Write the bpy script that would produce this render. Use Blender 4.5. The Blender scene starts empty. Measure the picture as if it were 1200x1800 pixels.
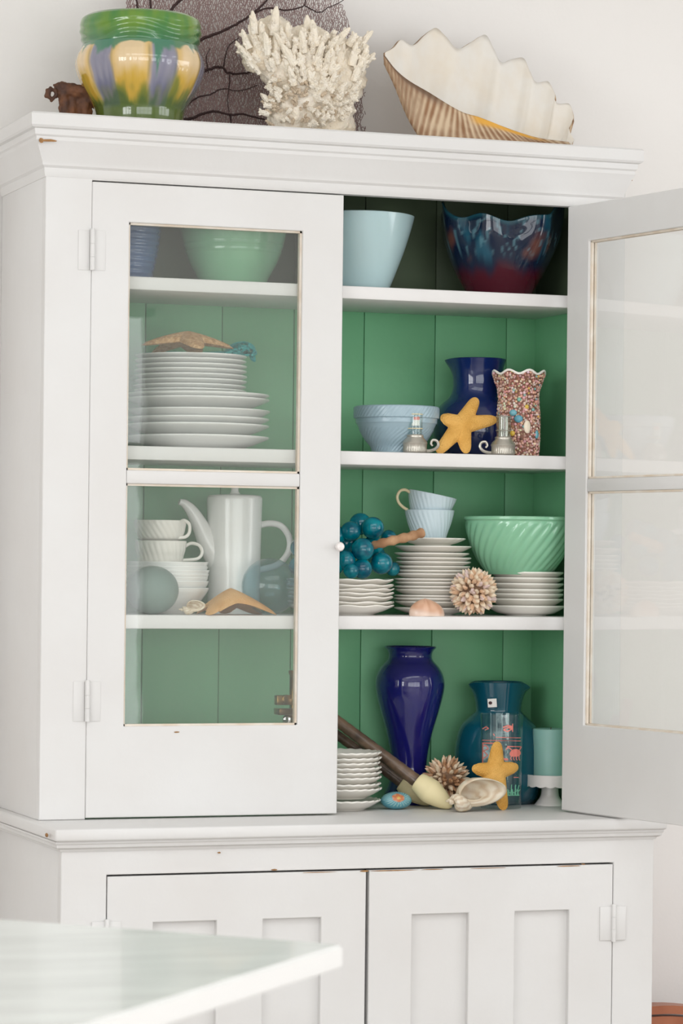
import bpy, bmesh, math, random
from math import sin, cos, pi, radians, sqrt, atan2, exp
from mathutils import Vector, Matrix, noise

random.seed(7)
S = bpy.context.scene
COL = S.collection

# ------------------------------------------------------------------ camera
ZE = 1.30                      # eye height
YAW, ROLL, SHY, D, FPX = radians(19.818), radians(-0.6508), 91.064, 5.356, 5356.0
Fw = Vector((sin(YAW), cos(YAW), 0))
Rt = Vector((cos(YAW), -sin(YAW), 0))
Up = Vector((0, 0, 1))
R2 = Rt * cos(ROLL) - Up * sin(ROLL)
U2 = Up * cos(ROLL) + Rt * sin(ROLL)
CAM = -D * Fw + Vector((0, 0, ZE))
cd = bpy.data.cameras.new('camera'); cam = bpy.data.objects.new('camera', cd); COL.objects.link(cam)
cd.sensor_fit = 'VERTICAL'; cd.sensor_height = 36; cd.lens = FPX / 1800 * 36; cd.shift_y = SHY / 1800
cd.clip_start = 0.05
cd.dof.use_dof = True; cd.dof.focus_distance = 5.42; cd.dof.aperture_fstop = 10
m = Matrix.Identity(4)
for i in range(3):
    m[i][0] = R2[i]; m[i][1] = U2[i]; m[i][2] = -Fw[i]; m[i][3] = CAM[i]
cam.matrix_world = m
S.camera = cam

def ray(px, py):
    return Fw + R2 * ((px - 600) / FPX) - U2 * ((py - 900 - SHY) / FPX)
def at(px, py, Y):             # a point of the photograph seen at real depth Y
    d = ray(px, py); return CAM + d * ((Y - CAM.y) / d.y)
def atz(px, py, z):            # the same on a horizontal plane
    d = ray(px, py); return CAM + d * ((z - CAM.z) / d.z)
def mpp(X, Y):                 # metres per pixel there
    return (D + X * sin(YAW) + Y * cos(YAW)) / FPX

# ------------------------------------------------------------------ light
W = bpy.data.worlds.new('world'); S.world = W; W.use_nodes = True
W.node_tree.nodes['Background'].inputs[0].default_value = (0.95, 0.98, 1, 1)
W.node_tree.nodes['Background'].inputs[1].default_value = 3.0
def area(name, loc, rot, sx, sy, power, col=(1, 1, 1)):
    l = bpy.data.lights.new(name, 'AREA'); l.shape = 'RECTANGLE'; l.size = sx; l.size_y = sy; l.energy = power; l.color = col
    o = bpy.data.objects.new(name, l); COL.objects.link(o); o.location = loc; o.rotation_euler = rot; return o
area('daylight_and_fill', (-0.9, -7.06, 1.40), (radians(90), 0, 0), 5.4, 2.0, 258, (0.985, 0.99, 1.0))
area('daylight_and_fill', (2.76, -2.7, 1.55), (0, radians(90), 0), 1.5, 3.0, 115, (0.985, 0.99, 1.0))
area('daylight_and_fill', (-0.5, -2.3, 2.80), (0, 0, 0), 2.8, 1.6, 68, (0.985, 0.99, 1.0))  # added overhead fill behind the made-up skylight
area('daylight_and_fill', (-4.06, -3.3, 1.55), (0, radians(-90), 0), 1.5, 2.6, 215, (0.985, 0.99, 1.0))  # added fill from the left, behind the made-up window
S.view_settings.view_transform = 'Standard'; S.view_settings.look = 'None'
S.view_settings.gamma = 1; S.view_settings.use_curve_mapping = False
S.view_settings.exposure = -1.43
cy = S.cycles
cy.use_denoising = True
cy.max_bounces = 10; cy.diffuse_bounces = 6; cy.glossy_bounces = 4; cy.transmission_bounces = 8; cy.transparent_max_bounces = 24
cy.sample_clamp_indirect = 6

# ------------------------------------------------------------------ materials
def mat(name, col=(.8, .8, .8), rough=.5, metal=0, coat=0, trans=0, ior=1.5, col2=None, nscale=8, bump=0, bscale=60,
        vcol=False, vor=False, sss=0, spec=.5, stretch=None, nlo=.35, nhi=.65):
    M = bpy.data.materials.new(name); M.use_nodes = True
    nt = M.node_tree; B = nt.nodes['Principled BSDF']; N = nt.nodes.new; L = nt.links.new
    B.inputs['Base Color'].default_value = (*col, 1); B.inputs['Roughness'].default_value = rough
    B.inputs['Metallic'].default_value = metal; B.inputs['Coat Weight'].default_value = coat
    B.inputs['Coat Roughness'].default_value = .04
    B.inputs['Transmission Weight'].default_value = trans; B.inputs['IOR'].default_value = ior
    B.inputs['Specular IOR Level'].default_value = spec
    if sss:
        B.inputs['Subsurface Weight'].default_value = sss; B.inputs['Subsurface Radius'].default_value = (.02, .015, .01)
        B.inputs['Subsurface Scale'].default_value = .5
    tc = N('ShaderNodeTexCoord'); src = tc.outputs['Object']
    if stretch:
        mp = N('ShaderNodeMapping'); mp.inputs['Scale'].default_value = stretch; L(src, mp.inputs[0]); src = mp.outputs[0]
    base = None
    if vcol:
        a = N('ShaderNodeAttribute'); a.attribute_name = 'Col'; base = a.outputs['Color']; L(base, B.inputs['Base Color'])
    if col2:
        n = N('ShaderNodeTexNoise'); n.inputs['Scale'].default_value = nscale; n.inputs['Detail'].default_value = 5; L(src, n.inputs['Vector'])
        r = N('ShaderNodeMapRange'); r.inputs[1].default_value = nlo; r.inputs[2].default_value = nhi; L(n.outputs[0], r.inputs[0])
        x = N('ShaderNodeMix'); x.data_type = 'RGBA'; L(r.outputs[0], x.inputs[0])
        if base: L(base, x.inputs[6])
        else: x.inputs[6].default_value = (*col, 1)
        if base:
            x.blend_type = 'MULTIPLY'
        x.inputs[7].default_value = (*col2, 1)
        L(x.outputs[2], B.inputs['Base Color'])
    if bump:
        if vor:
            n = N('ShaderNodeTexVoronoi'); o = n.outputs['Distance']
        else:
            n = N('ShaderNodeTexNoise'); n.inputs['Detail'].default_value = 4; o = n.outputs[0]
        n.inputs['Scale'].default_value = bscale; L(src, n.inputs['Vector'])
        b = N('ShaderNodeBump'); b.inputs['Strength'].default_value = bump; b.inputs['Distance'].default_value = .002
        L(o, b.inputs['Height']); L(b.outputs[0], B.inputs['Normal'])
    return M

def glass(name, tint=(1, 1, 1), rough=.0, ior=1.5, wav=0, wscale=6, haze=0, hazecol=(.8, .85, .85), hrough=.4):
    """thin blown or sheet glass: light passes straight on, tinted; the surface reflects by Fresnel"""
    M = bpy.data.materials.new(name); M.use_nodes = True
    nt = M.node_tree; nt.nodes.clear(); N = nt.nodes.new; L = nt.links.new
    out = N('ShaderNodeOutputMaterial'); t = N('ShaderNodeBsdfTransparent'); t.inputs[0].default_value = (*tint, 1)
    g = N('ShaderNodeBsdfGlossy'); g.inputs['Roughness'].default_value = rough
    fr = N('ShaderNodeFresnel'); geo = N('ShaderNodeNewGeometry'); ma = N('ShaderNodeMath'); ma.operation = 'MULTIPLY_ADD'
    L(geo.outputs['Backfacing'], ma.inputs[0]); ma.inputs[1].default_value = 1 / ior - ior; ma.inputs[2].default_value = ior
    L(ma.outputs[0], fr.inputs['IOR'])
    mx = N('ShaderNodeMixShader'); L(fr.outputs[0], mx.inputs[0]); L(g.outputs[0], mx.inputs[2])
    if wav:
        tc = N('ShaderNodeTexCoord'); n = N('ShaderNodeTexNoise'); n.inputs['Scale'].default_value = wscale; n.inputs['Detail'].default_value = 2
        L(tc.outputs['Object'], n.inputs['Vector']); b = N('ShaderNodeBump'); b.inputs['Strength'].default_value = wav; b.inputs['Distance'].default_value = .02
        L(n.outputs[0], b.inputs['Height']); L(b.outputs[0], g.inputs['Normal'])
    if haze:
        d = N('ShaderNodeBsdfPrincipled'); d.inputs['Base Color'].default_value = (*hazecol, 1); d.inputs['Roughness'].default_value = hrough
        m2 = N('ShaderNodeMixShader'); m2.inputs[0].default_value = haze; L(t.outputs[0], m2.inputs[1]); L(d.outputs[0], m2.inputs[2]); L(m2.outputs[0], mx.inputs[1])
    else:
        L(t.outputs[0], mx.inputs[1])
    L(mx.outputs[0], out.inputs[0])
    return M

M = {}
M['paint'] = mat('white_paint', (.685, .68, .672), .42, col2=(.66, .648, .635), nscale=5, bump=.25, bscale=35)
M['paint_in'] = mat('shelf_paint', (.74, .73, .72), .45, col2=(.715, .70, .69), nscale=9, bump=.2, bscale=50)
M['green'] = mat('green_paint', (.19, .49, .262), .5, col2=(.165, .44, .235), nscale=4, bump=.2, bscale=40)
M['green_dark'] = mat('dark_green', (.115, .165, .09), .6, col2=(.085, .11, .07), nscale=4, bump=.2, bscale=40)  # darker green for everything above the top shelf
M['chip'] = mat('bare_wood', (.38, .20, .07), .7, col2=(.22, .10, .03), nscale=60)
M['putty'] = mat('putty', (.66, .56, .45), .6, col2=(.74, .68, .60), nscale=30, bump=.5, bscale=120)
M['wall'] = mat('wall_paint', (.815, .795, .775), .7, bump=.1, bscale=150)
M['ceil'] = mat('ceiling_paint', (.8, .8, .78), .8)
M['floor'] = mat('floor_wood', (.50, .46, .42), .4, col2=(.43, .39, .35), nscale=6, stretch=(1, 12, 1))
M['pane'] = glass('window_glass_reflection_haze', (.985, .995, .985), .0, 1.5, wav=.012, wscale=5, haze=.045, hazecol=(.80, .83, .80))  # whitish haze mixed in, standing for the room reflected in the closed door
M['pane_clear'] = glass('old_window_glass', (.99, .995, .99), .0, 1.5, wav=.012, wscale=5)
M['china'] = mat('white_china', (.88, .85, .79), .22, coat=.3)
M['china_cold'] = mat('white_porcelain', (.88, .88, .865), .2, coat=.3)
M['cobalt'] = mat('cobalt_glaze', (.010, .010, .13), .08, coat=.6)
M['navy'] = mat('navy_glass', (.006, .018, .10), .07, coat=.5)
M['teal'] = mat('teal_glass', (.004, .075, .115), .1, coat=.5)
M['jade'] = mat('jadeite', (.25, .53, .34), .14, coat=.4, sss=.15)
M['jade2'] = mat('green_ware', (.20, .43, .26), .14, coat=.4)
M['turq'] = mat('pale_turquoise_glass', (.44, .60, .62), .13, coat=.4, sss=.1)
M['blueware'] = mat('pale_blue_ware', (.31, .425, .485), .3, coat=.2)
M['bluecup'] = mat('pale_blue_glass', (.58, .70, .75), .18, coat=.4)
M['gilt'] = mat('worn_gilt', (.72, .62, .40), .3)
M['ring_blue'] = mat('ringed_blue_glass', (.04, .10, .24), .1, coat=.5)
M['grape'] = mat('teal_blown_glass', (.0, .33, .40), .06, coat=.5, trans=.25, ior=1.35, col2=(.0, .10, .17), nscale=38)
M['star'] = mat('starfish_yellow', (.78, .44, .11), .7, col2=(.62, .31, .05), nscale=22, bump=.7, bscale=420, vor=True)
M['star2'] = mat('starfish_orange', (.72, .42, .17), .75, col2=(.60, .30, .09), nscale=25, bump=.5, bscale=420, vor=True)
M['star3'] = mat('starfish_tan', (.70, .44, .22), .8, col2=(.46, .24, .09), nscale=130, bump=1.0, bscale=260, vor=True)
M['vc_gloss'] = mat('glazed_colours', vcol=True, rough=.1, coat=.7)
M['vc_matt'] = mat('shell_colours', vcol=True, rough=.6, bump=.4, bscale=150)
M['vc_satin'] = mat('satin_colours', vcol=True, rough=.3, coat=.2)
M['vc_glass'] = mat('art_glass_colours', vcol=True, rough=.05, coat=.25, spec=.4)
M['coral'] = mat('white_coral', (.88, .82, .72), .75, col2=(.82, .72, .57), nscale=18, bump=.6, bscale=260, vor=True, sss=.1)
M['coral_low'] = mat('brown_coral_base', (.72, .62, .48), .8, col2=(.42, .30, .20), nscale=30, bump=.8, bscale=200, vor=True)
M['fan'] = mat('sea_fan_lace', (.25, .165, .16), .85, col2=(.31, .215, .205), nscale=12)
M['fan_rib'] = mat('sea_fan_rib', (.035, .012, .012), .7)
M['drift'] = mat('driftwood_brown', (.17, .065, .025), .7, col2=(.06, .025, .015), nscale=45, bump=.8, bscale=90)
M['drift2'] = mat('driftwood_pale', (.55, .33, .18), .75, col2=(.30, .15, .07), nscale=30, bump=.7, bscale=120)
M['pewter'] = mat('pewter', (.56, .53, .47), .35, metal=.75, col2=(.40, .38, .33), nscale=40)
M['clear'] = glass('clear_glass', (.93, .96, .95), .0, 1.5)
M['bluefloat'] = glass('blue_float_glass', (.74, .86, .89), .02, 1.5, haze=.10, hazecol=(.14, .36, .42), hrough=.2)
M['frost'] = mat('frosted_sea_glass', (.27, .36, .33), .38, trans=.25, ior=1.3)
M['brass'] = mat('aged_brass', (.42, .27, .09), .3, metal=1, col2=(.16, .09, .04), nscale=35)
M['candle'] = mat('sea_green_wax', (.28, .50, .45), .45, sss=.3, col2=(.25, .46, .41), nscale=14)
M['stand'] = mat('white_stand', (.78, .74, .72), .3, coat=.3)
M['handle'] = mat('horn_handle', (.19, .12, .075), .4, col2=(.05, .03, .02), nscale=30, stretch=(1, 1, 1), coat=.2)
M['bristle'] = mat('cream_bristle', (.78, .68, .40), .55, col2=(.72, .62, .36), nscale=20)
M['shell_a'] = mat('shell_tip_peach', (.66, .42, .26), .45, col2=(.78, .62, .48), nscale=90)
M['shell_b'] = mat('shell_tip_cream', (.76, .65, .50), .45, col2=(.62, .42, .25), nscale=90)
M['shell_c'] = mat('shell_tip_mauve', (.62, .47, .44), .45, col2=(.76, .66, .60), nscale=90)
M['shell_d'] = mat('shell_tip_brown', (.36, .18, .09), .45, col2=(.60, .38, .22), nscale=90)
M['core'] = mat('dark_core', (.16, .09, .05), .8)
M['red'] = mat('coral_red_print', (.70, .20, .16), .5)
M['greenprint'] = mat('green_print', (.14, .42, .28), .5)
M['label'] = mat('paper_label', (.80, .77, .72), .6)
M['ink'] = mat('dark_ink', (.06, .02, .02), .6)
M['rope'] = mat('turquoise_cord', (.0, .30, .31), .5, col2=(.01, .42, .40), nscale=120)
M['marble'] = mat('grey_green_marble', (.57, .59, .56), .25, col2=(.47, .49, .46), nscale=4, stretch=(1, 5, 1), coat=.2)
M['marble_edge_lit'] = mat('marble_edge_window_lit', (.86, .86, .85), .2, coat=.2)  # window light on the slab's sides, put into their colour
M['redwood'] = mat('red_brown_wood', (.36, .12, .055), .4, col2=(.27, .075, .03), nscale=10, stretch=(1, 8, 1))
M['wick'] = mat('wick', (.1, .08, .06), .9)
M['seam'] = mat('dark_gap', (.05, .035, .025), .9)

# ------------------------------------------------------------------ builders
class G:
    """geometry collector: vertices, faces, vertex colours"""
    def __init__(s): s.v = []; s.f = []; s.c = []; s.mi = []
    def add(s, vs, fs, cols=None, mi=0):
        o = len(s.v); s.v += [Vector(v) for v in vs]; s.f += [tuple(i + o for i in f) for f in fs]
        s.c += list(cols) if cols else [(1, 1, 1)] * len(vs); s.mi += [mi] * len(fs); return s
    def box(s, x0, x1, y0, y1, z0, z1, b=0):
        if b:
            b = min(b, (x1 - x0) * .4, (y1 - y0) * .4, (z1 - z0) * .4)
            bm = bmesh.new(); bmesh.ops.create_cube(bm, size=1)
            for v in bm.verts: v.co = Vector(((x0 + x1) / 2 + v.co.x * (x1 - x0), (y0 + y1) / 2 + v.co.y * (y1 - y0), (z0 + z1) / 2 + v.co.z * (z1 - z0)))
            bmesh.ops.bevel(bm, geom=bm.edges[:], offset=b, segments=2, profile=.5, affect='EDGES')
            bm.verts.index_update()
            s.add([v.co.copy() for v in bm.verts], [[v.index for v in f.verts] for f in bm.faces]); bm.free(); return s
        return s.add([(x, y, z) for x in (x0, x1) for y in (y0, y1) for z in (z0, z1)],
                     [(0, 1, 3, 2), (4, 6, 7, 5), (0, 4, 5, 1), (2, 3, 7, 6), (0, 2, 6, 4), (1, 5, 7, 3)])
    def lathe(s, prof, n=48, c=(0, 0, 0), rmod=None, zmod=None, axis=None, colf=None, cap=True, mi=0):
        vs = []; cs = []; k = len(prof)
        if axis:
            az = Vector(axis).normalized(); ax = az.orthogonal().normalized(); ay = az.cross(ax)
        for i, (r, z) in enumerate(prof):
            for j in range(n):
                t = 2 * pi * j / n
                rr = r * (rmod(t, i, z) if rmod else 1); zz = z + (zmod(t, i, z) if zmod else 0)
                if axis: p = Vector(c) + ax * rr * cos(t) + ay * rr * sin(t) + az * zz
                else: p = Vector((c[0] + rr * cos(t), c[1] + rr * sin(t), c[2] + zz))
                vs.append(p); cs.append(colf(t, i, z) if colf else (1, 1, 1))
        fs = [(i * n + j, i * n + (j + 1) % n, (i + 1) * n + (j + 1) % n, (i + 1) * n + j) for i in range(k - 1) for j in range(n)]
        if cap:
            if prof[0][0] > 1e-6: fs.append(tuple(range(n))[::-1])
            if prof[-1][0] > 1e-6: fs.append(tuple((k - 1) * n + j for j in range(n)))
        return s.add(vs, fs, cs, mi)
    def tube(s, pts, rad, n=10, cap=True, colf=None, flat=None, mi=0):
        pts = [Vector(p) for p in pts]; k = len(pts)
        if not hasattr(rad, '__len__'): rad = [rad] * k
        vs = []; cs = []; up = None
        for i, p in enumerate(pts):
            t = (pts[min(i + 1, k - 1)] - pts[max(i - 1, 0)]).normalized()
            if up is None: up = t.orthogonal().normalized()
            else:
                up = up - t * up.dot(t)
                up = up.normalized() if up.length > 1e-6 else t.orthogonal().normalized()
            w = t.cross(up)
            for j in range(n):
                a = 2 * pi * j / n
                vs.append(p + (up * cos(a) + w * sin(a)) * rad[i]); cs.append(colf(i / (k - 1), a) if colf else (1, 1, 1))
        fs = [(i * n + j, i * n + (j + 1) % n, (i + 1) * n + (j + 1) % n, (i + 1) * n + j) for i in range(k - 1) for j in range(n)]
        if cap: fs += [tuple(range(n))[::-1], tuple((k - 1) * n + j for j in range(n))]
        return s.add(vs, fs, cs, mi)
    def ball(s, c, r, nu=16, nv=10, sc=(1, 1, 1), colf=None):
        prof = [(max(sin(pi * i / nv), 0) * r, -cos(pi * i / nv) * r) for i in range(nv + 1)]
        o = len(s.v); s.lathe(prof, nu, (0, 0, 0), cap=False)
        for i in range(o, len(s.v)):
            v = s.v[i]; q = Vector((v.x * sc[0], v.y * sc[1], v.z * sc[2])); s.v[i] = q + Vector(c)
            if colf: s.c[i] = colf(q)
        return s
    def xf(s, M4):
        s.v = [M4 @ v for v in s.v]; return s

def slab(xs, zs, holes, y0, y1):
    """one board face with rectangular openings: grid lines xs, zs; holes = set of open cells"""
    nx, nz = len(xs), len(zs); g = G(); vs = [(x, y, z) for y in (y0, y1) for z in zs for x in xs]
    I = lambda k, j, i: (k * nz + j) * nx + i
    sol = lambda i, j: 0 <= i < nx - 1 and 0 <= j < nz - 1 and (i, j) not in holes
    fs = []
    for i in range(nx - 1):
        for j in range(nz - 1):
            if not sol(i, j): continue
            fs += [(I(0, j, i), I(0, j, i + 1), I(0, j + 1, i + 1), I(0, j + 1, i)), (I(1, j, i), I(1, j + 1, i), I(1, j + 1, i + 1), I(1, j, i + 1))]
            if not sol(i - 1, j): fs.append((I(0, j, i), I(0, j + 1, i), I(1, j + 1, i), I(1, j, i)))
            if not sol(i + 1, j): fs.append((I(0, j, i + 1), I(1, j, i + 1), I(1, j + 1, i + 1), I(0, j + 1, i + 1)))
            if not sol(i, j - 1): fs.append((I(0, j, i), I(1, j, i), I(1, j, i + 1), I(0, j, i + 1)))
            if not sol(i, j + 1): fs.append((I(0, j + 1, i), I(0, j + 1, i + 1), I(1, j + 1, i + 1), I(1, j + 1, i)))
    return g.add(vs, fs)
def edge_round(o, w=.0016):
    md = o.modifiers.new('edge', 'BEVEL'); md.width = w; md.segments = 2; md.limit_method = 'ANGLE'; md.angle_limit = radians(40); return o
def spline(pts, n=8):
    pts = [Vector(p) for p in pts]; out = []
    P = [pts[0] * 2 - pts[1]] + pts + [pts[-1] * 2 - pts[-2]]
    for i in range(1, len(P) - 2):
        a, b, c, d = P[i - 1:i + 3]
        for j in range(n):
            t = j / n
            out.append(.5 * ((2 * b) + (c - a) * t + (2 * a - 5 * b + 4 * c - d) * t * t + (-a + 3 * b - 3 * c + d) * t ** 3))
    out.append(pts[-1]); return out
def sp2(pts, n=6):
    return [(max(p.x, 0), p.y) for p in spline([(a, b, 0) for a, b in pts], n)]

def mesh(name, g, mats, smooth=True, off=Vector((0, 0, 0)), angle=40):
    me = bpy.data.meshes.new(name)
    me.from_pydata([tuple(v - off) for v in g.v], [], g.f)
    if not isinstance(mats, (list, tuple)): mats = [mats]
    for x in mats: me.materials.append(x)
    bm = bmesh.new(); bm.from_mesh(me)
    bmesh.ops.remove_doubles(bm, verts=bm.verts, dist=1e-6) if False else None
    bmesh.ops.recalc_face_normals(bm, faces=bm.faces); bm.to_mesh(me); bm.free()
    if any(c != (1, 1, 1) for c in g.c):
        a = me.color_attributes.new('Col', 'FLOAT_COLOR', 'POINT')
        a.data.foreach_set('color', [x for c in g.c for x in (*c, 1)])
    if len(mats) > 1: me.polygons.foreach_set('material_index', g.mi)
    if smooth:
        me.polygons.foreach_set('use_smooth', [True] * len(me.polygons)); me.set_sharp_from_angle(angle=radians(angle))
    me.update(); return me

def thing(name, label, cat, loc, group=None):
    o = bpy.data.objects.new(name, None); COL.objects.link(o); o.location = loc; o.empty_display_size = .02
    o['label'] = label; o['category'] = cat
    if group: o['group'] = group
    o['base'] = [float(x) for x in loc]
    return o
BASE = {}
def part(name, g, mt, parent, smooth=True, label=None, kind=None, angle=40):
    """mesh (given in world coordinates) as a part of a thing or a sub-part of a part"""
    root = parent
    while root.parent: root = root.parent
    me = mesh(name, g, mt, smooth, Vector(root.location), angle)
    o = bpy.data.objects.new(name, me); COL.objects.link(o); o.parent = parent
    if label: o['label'] = label
    if kind: o['kind'] = kind
    return o
def solo(name, g, mt, label, cat, loc, group=None, smooth=True, angle=40):
    me = mesh(name, g, mt, smooth, Vector(loc), angle)
    o = bpy.data.objects.new(name, me); COL.objects.link(o); o.location = loc; o['label'] = label; o['category'] = cat
    if group: o['group'] = group
    return o
def struct(name, g, mt, smooth=False, parent=None):
    me = mesh(name, g, mt, smooth); o = bpy.data.objects.new(name, me); COL.objects.link(o)
    if parent: o.parent = parent
    else: o['kind'] = 'structure'
    return o

# ------------------------------------------------------------------ room
YW = .335
struct('floor', G().box(-4.1, 2.8, -7.1, YW + .1, -.1, 0), M['floor'])
struct('ceiling', G().box(-4.1, -1.9, -7.1, YW + .1, 2.75, 2.85).box(.9, 2.8, -7.1, YW + .1, 2.75, 2.85).box(-1.9, .9, -7.1, -3.1, 2.75, 2.85).box(-1.9, .9, -1.5, YW + .1, 2.75, 2.85), M['ceil'])
struct('added_skylight', G().box(-1.9, .9, -2.33, -2.27, 2.76, 2.79).box(-.53, -.47, -3.1, -1.5, 2.76, 2.79), M['ceil'])  # bars of an unseen skylight, added to light the ledge from above
struct('wall_back', G().box(-4.1, 2.8, YW, YW + .1, 0, 2.75), M['wall'])
g = G(); l0, l1 = -4.6, -2.0
g.box(-4.1, -4.0, -7.1, l0, 0, 2.75).box(-4.1, -4.0, l1, YW, 0, 2.75).box(-4.1, -4.0, l0, l1, 0, .8).box(-4.1, -4.0, l0, l1, 2.3, 2.75)
struct('wall_left', g, M['wall'])
g = G(); wx0, wx1, wz0, wz1 = -3.5, 1.7, .35, 2.35
g.box(-4.1, wx0, -7.1, -7.0, 0, 2.75).box(wx1, 2.8, -7.1, -7.0, 0, 2.75).box(wx0, wx1, -7.1, -7.0, 0, wz0).box(wx0, wx1, -7.1, -7.0, wz1, 2.75)
struct('wall_front', g, M['wall'])
g = G(); y0, y1, v0, v1 = -4.2, -1.2, .8, 2.3
g.box(2.7, 2.8, -7.1, y0, 0, 2.75).box(2.7, 2.8, y1, YW, 0, 2.75).box(2.7, 2.8, y0, y1, 0, v0).box(2.7, 2.8, y0, y1, v1, 2.75)
struct('wall_right', g, M['wall'])
g = G()
for k in range(5):
    x = wx0 + (wx1 - wx0) * k / 4; g.box(x - .045, x + .045, -7.04, -6.98, wz0, wz1)
for z in (wz0, wz1, 1.75): g.box(wx0, wx1, -7.04, -6.98, z - .04, z + .04)
struct('window_1', g, M['paint'])
g = G()
for k in range(4):
    y = y0 + (y1 - y0) * k / 3; g.box(2.68, 2.74, y - .04, y + .04, v0, v1)
for z in (v0, v1, 1.55): g.box(2.68, 2.74, y0, y1, z - .03, z + .03)
struct('window_2', g, M['paint'])
g = G()
for k in range(4):
    y = l0 + (l1 - l0) * k / 3; g.box(-4.04, -3.98, y - .04, y + .04, .8, 2.3)
for z in (.8, 2.3, 1.55): g.box(-4.04, -3.98, l0, l1, z - .03, z + .03)
struct('added_window_left', g, M['paint'])  # unseen window, added to brighten the left-facing sides
g = G().box(-4.0, -.56, YW - .015, YW, 0, .12).box(.56, 2.7, YW - .015, YW, 0, .12)
struct('baseboard_back', g, M['paint'])

# ------------------------------------------------------------------ cabinet: base
ZT = ZE - .442                 # top of the base = floor of the display bay
base = thing('base_cabinet', 'white painted base cupboard with two panelled doors under the glazed hutch', 'cabinet', (0, .08, 0))
b = .002
part('side_panel', G().box(-.540, -.520, -.1279, .315, 0, ZT - .03, b), M['paint'], base)
part('side_panel', G().box(.520, .540, -.1279, .315, 0, ZT - .03, b), M['paint'], base)
part('back_panel', G().box(-.52, .52, .30, .315, 0, ZT - .03), M['paint'], base)
zd1 = ZE - .524; zd0 = .09
edge_round(part('face_frame', slab([-.540, -.462, .462, .540], [0, zd0 - .003, zd1 + .003, ZE - .478], {(1, 1)}, -.150, -.128), M['paint'], base))
part('worktop', G().box(-.556, .556, -.172, .318, ZT - .021, ZT, .004), M['paint'], base, angle=60)
# moulding under the worktop: mitred on both sides
def cornice(prof, x0, x1, yf, yb, under=True):
    g = G(); vs = []; n = len(prof)
    for o, z in prof: vs += [(x0 - o, yb, z), (x0 - o, yf - o, z), (x1 + o, yf - o, z), (x1 + o, yb, z)]
    fs = [(i * 4 + j, i * 4 + j + 1, i * 4 + 5 + j, i * 4 + 4 + j) for i in range(n - 1) for j in range(3)]
    fs += [(i * 4 + 3, i * 4, i * 4 + 4, i * 4 + 7) for i in range(n - 1)] + ([(0, 1, 2, 3)[::-1]] if under else []) + [tuple((n - 1) * 4 + j for j in range(4))]
    return g.add(vs, fs)
zm = ZT - .021
part('moulding', cornice([(.002, zm - .018), (.004, zm - .014), (.010, zm - .011), (.011, zm - .006), (.013, zm - .004), (.013, zm - .0005)], -.540, .540, -.150, .31),
     M['paint'], base, angle=25)
def panel_door(x0, x1, panels, hx):
    Y0, Y1 = -.151, -.130; zt, zb = ZE - .602, .22
    xs = [x0] + [e for p in panels for e in p] + [x1]
    d = edge_round(part('door', slab(xs, [zd0, zb, zt, zd1], {(1, 1), (3, 1)}, Y0, Y1), M['paint'], base))
    for p0, p1 in panels:
        part('panel', G().box(p0 - .004, p1 + .004, Y0 + .011, Y1 - .004, zb - .004, zt + .004), M['paint'], d)
    for zc in (ZE - .628, .24):
        s = 1 if hx > 0 else -1
        h = part('hinge', G().box(hx - .026, hx - .003, -.1535, -.1505, zc - .03, zc + .03, .001).box(hx + .003, hx + .024, -.1535, -.1495, zc - .03, zc + .03, .001)
                 .lathe([(.0042, -.032), (.0042, -.011), (.0036, -.0105), (.0042, -.010), (.0042, .0105), (.0036, .011), (.0042, .0115), (.0042, .032), (.003, .034)], 12, (hx, -.1545, zc)), M['paint'], d)
    return d
panel_door(-.4605, -.003, [(-.381, -.270), (-.188, -.084)], -.4615)
dr = panel_door(.003, .4605, [(.082, .187), (.274, .377)], .4615)
# worn spots
def chips(parent, spots, name='paint_chip'):
    for (cx, cz, w, h, y) in spots:
        g = G(); n = 9; vs = []
        for j in range(n):
            a = 2 * pi * j / n; k = 1 + .35 * (random.random() - .5)
            vs.append((cx + w * k * cos(a), y, cz + h * k * sin(a)))
        vs += [(v[0], y + .0006, v[2]) for v in vs]
        g.add(vs, [tuple(range(n))] + [(j, (j + 1) % n, (j + 1) % n + n, j + n) for j in range(n)])
        part(name, g, M['chip'], parent, smooth=False)
def chip_px(px, py, Y): q = at(px, py, Y); return q.x, q.z
sp = []
for px, py, w, h, Y in [(482, 1529, .006, .0015, -.1512), (1025, 1519, .004, .001, -.1512), (385, 1499, .003, .0015, -.1542)]:
    x, z = chip_px(px, py, Y); sp.append((x, z, w, h, Y))
for px, w_, k_ in [(560, .030, .0007), (690, .045, .0009), (760, .020, .0008), (860, .035, .0006), (1000, .022, .0009), (640, .008, .0015)]:
    x, z = chip_px(px, 1528 - (px - 500) * .014, -.1512); sp.append((x, zd1 - .0012, w_, k_, -.1517))
chips(base, sp)

# ------------------------------------------------------------------ cabinet: hutch
hut = thing('china_hutch', 'tall white painted hutch with green interior and two glazed doors, right one open', 'cabinet', (0, .16, ZT))
zo = ZE + .650                 # top of the door opening
zc_ = ZE + .757                # top of the cornice
part('side_panel', G().box(-.541, -.521, .0221, .315, ZT, ZE + .74, b), M['paint'], hut)
part('side_panel', G().box(.521, .541, .0221, .315, ZT, ZE + .74, b), M['paint'], hut)
edge_round(part('face_frame', slab([-.541, -.4595, .4595, .541], [ZT + .0005, zo, ZE + .74], {(1, 0)}, 0, .022), M['paint'], hut))
part('lining', G().box(-.505, -.490, .0225, .288, ZT, ZE + .480), M['green'], hut, label='green painted inner side lining')
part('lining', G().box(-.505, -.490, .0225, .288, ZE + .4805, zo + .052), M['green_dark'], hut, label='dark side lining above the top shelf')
part('lining', G().box(.490, .505, .0225, .288, ZT, ZE + .480), M['green'], hut, label='green painted inner side lining')
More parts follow.
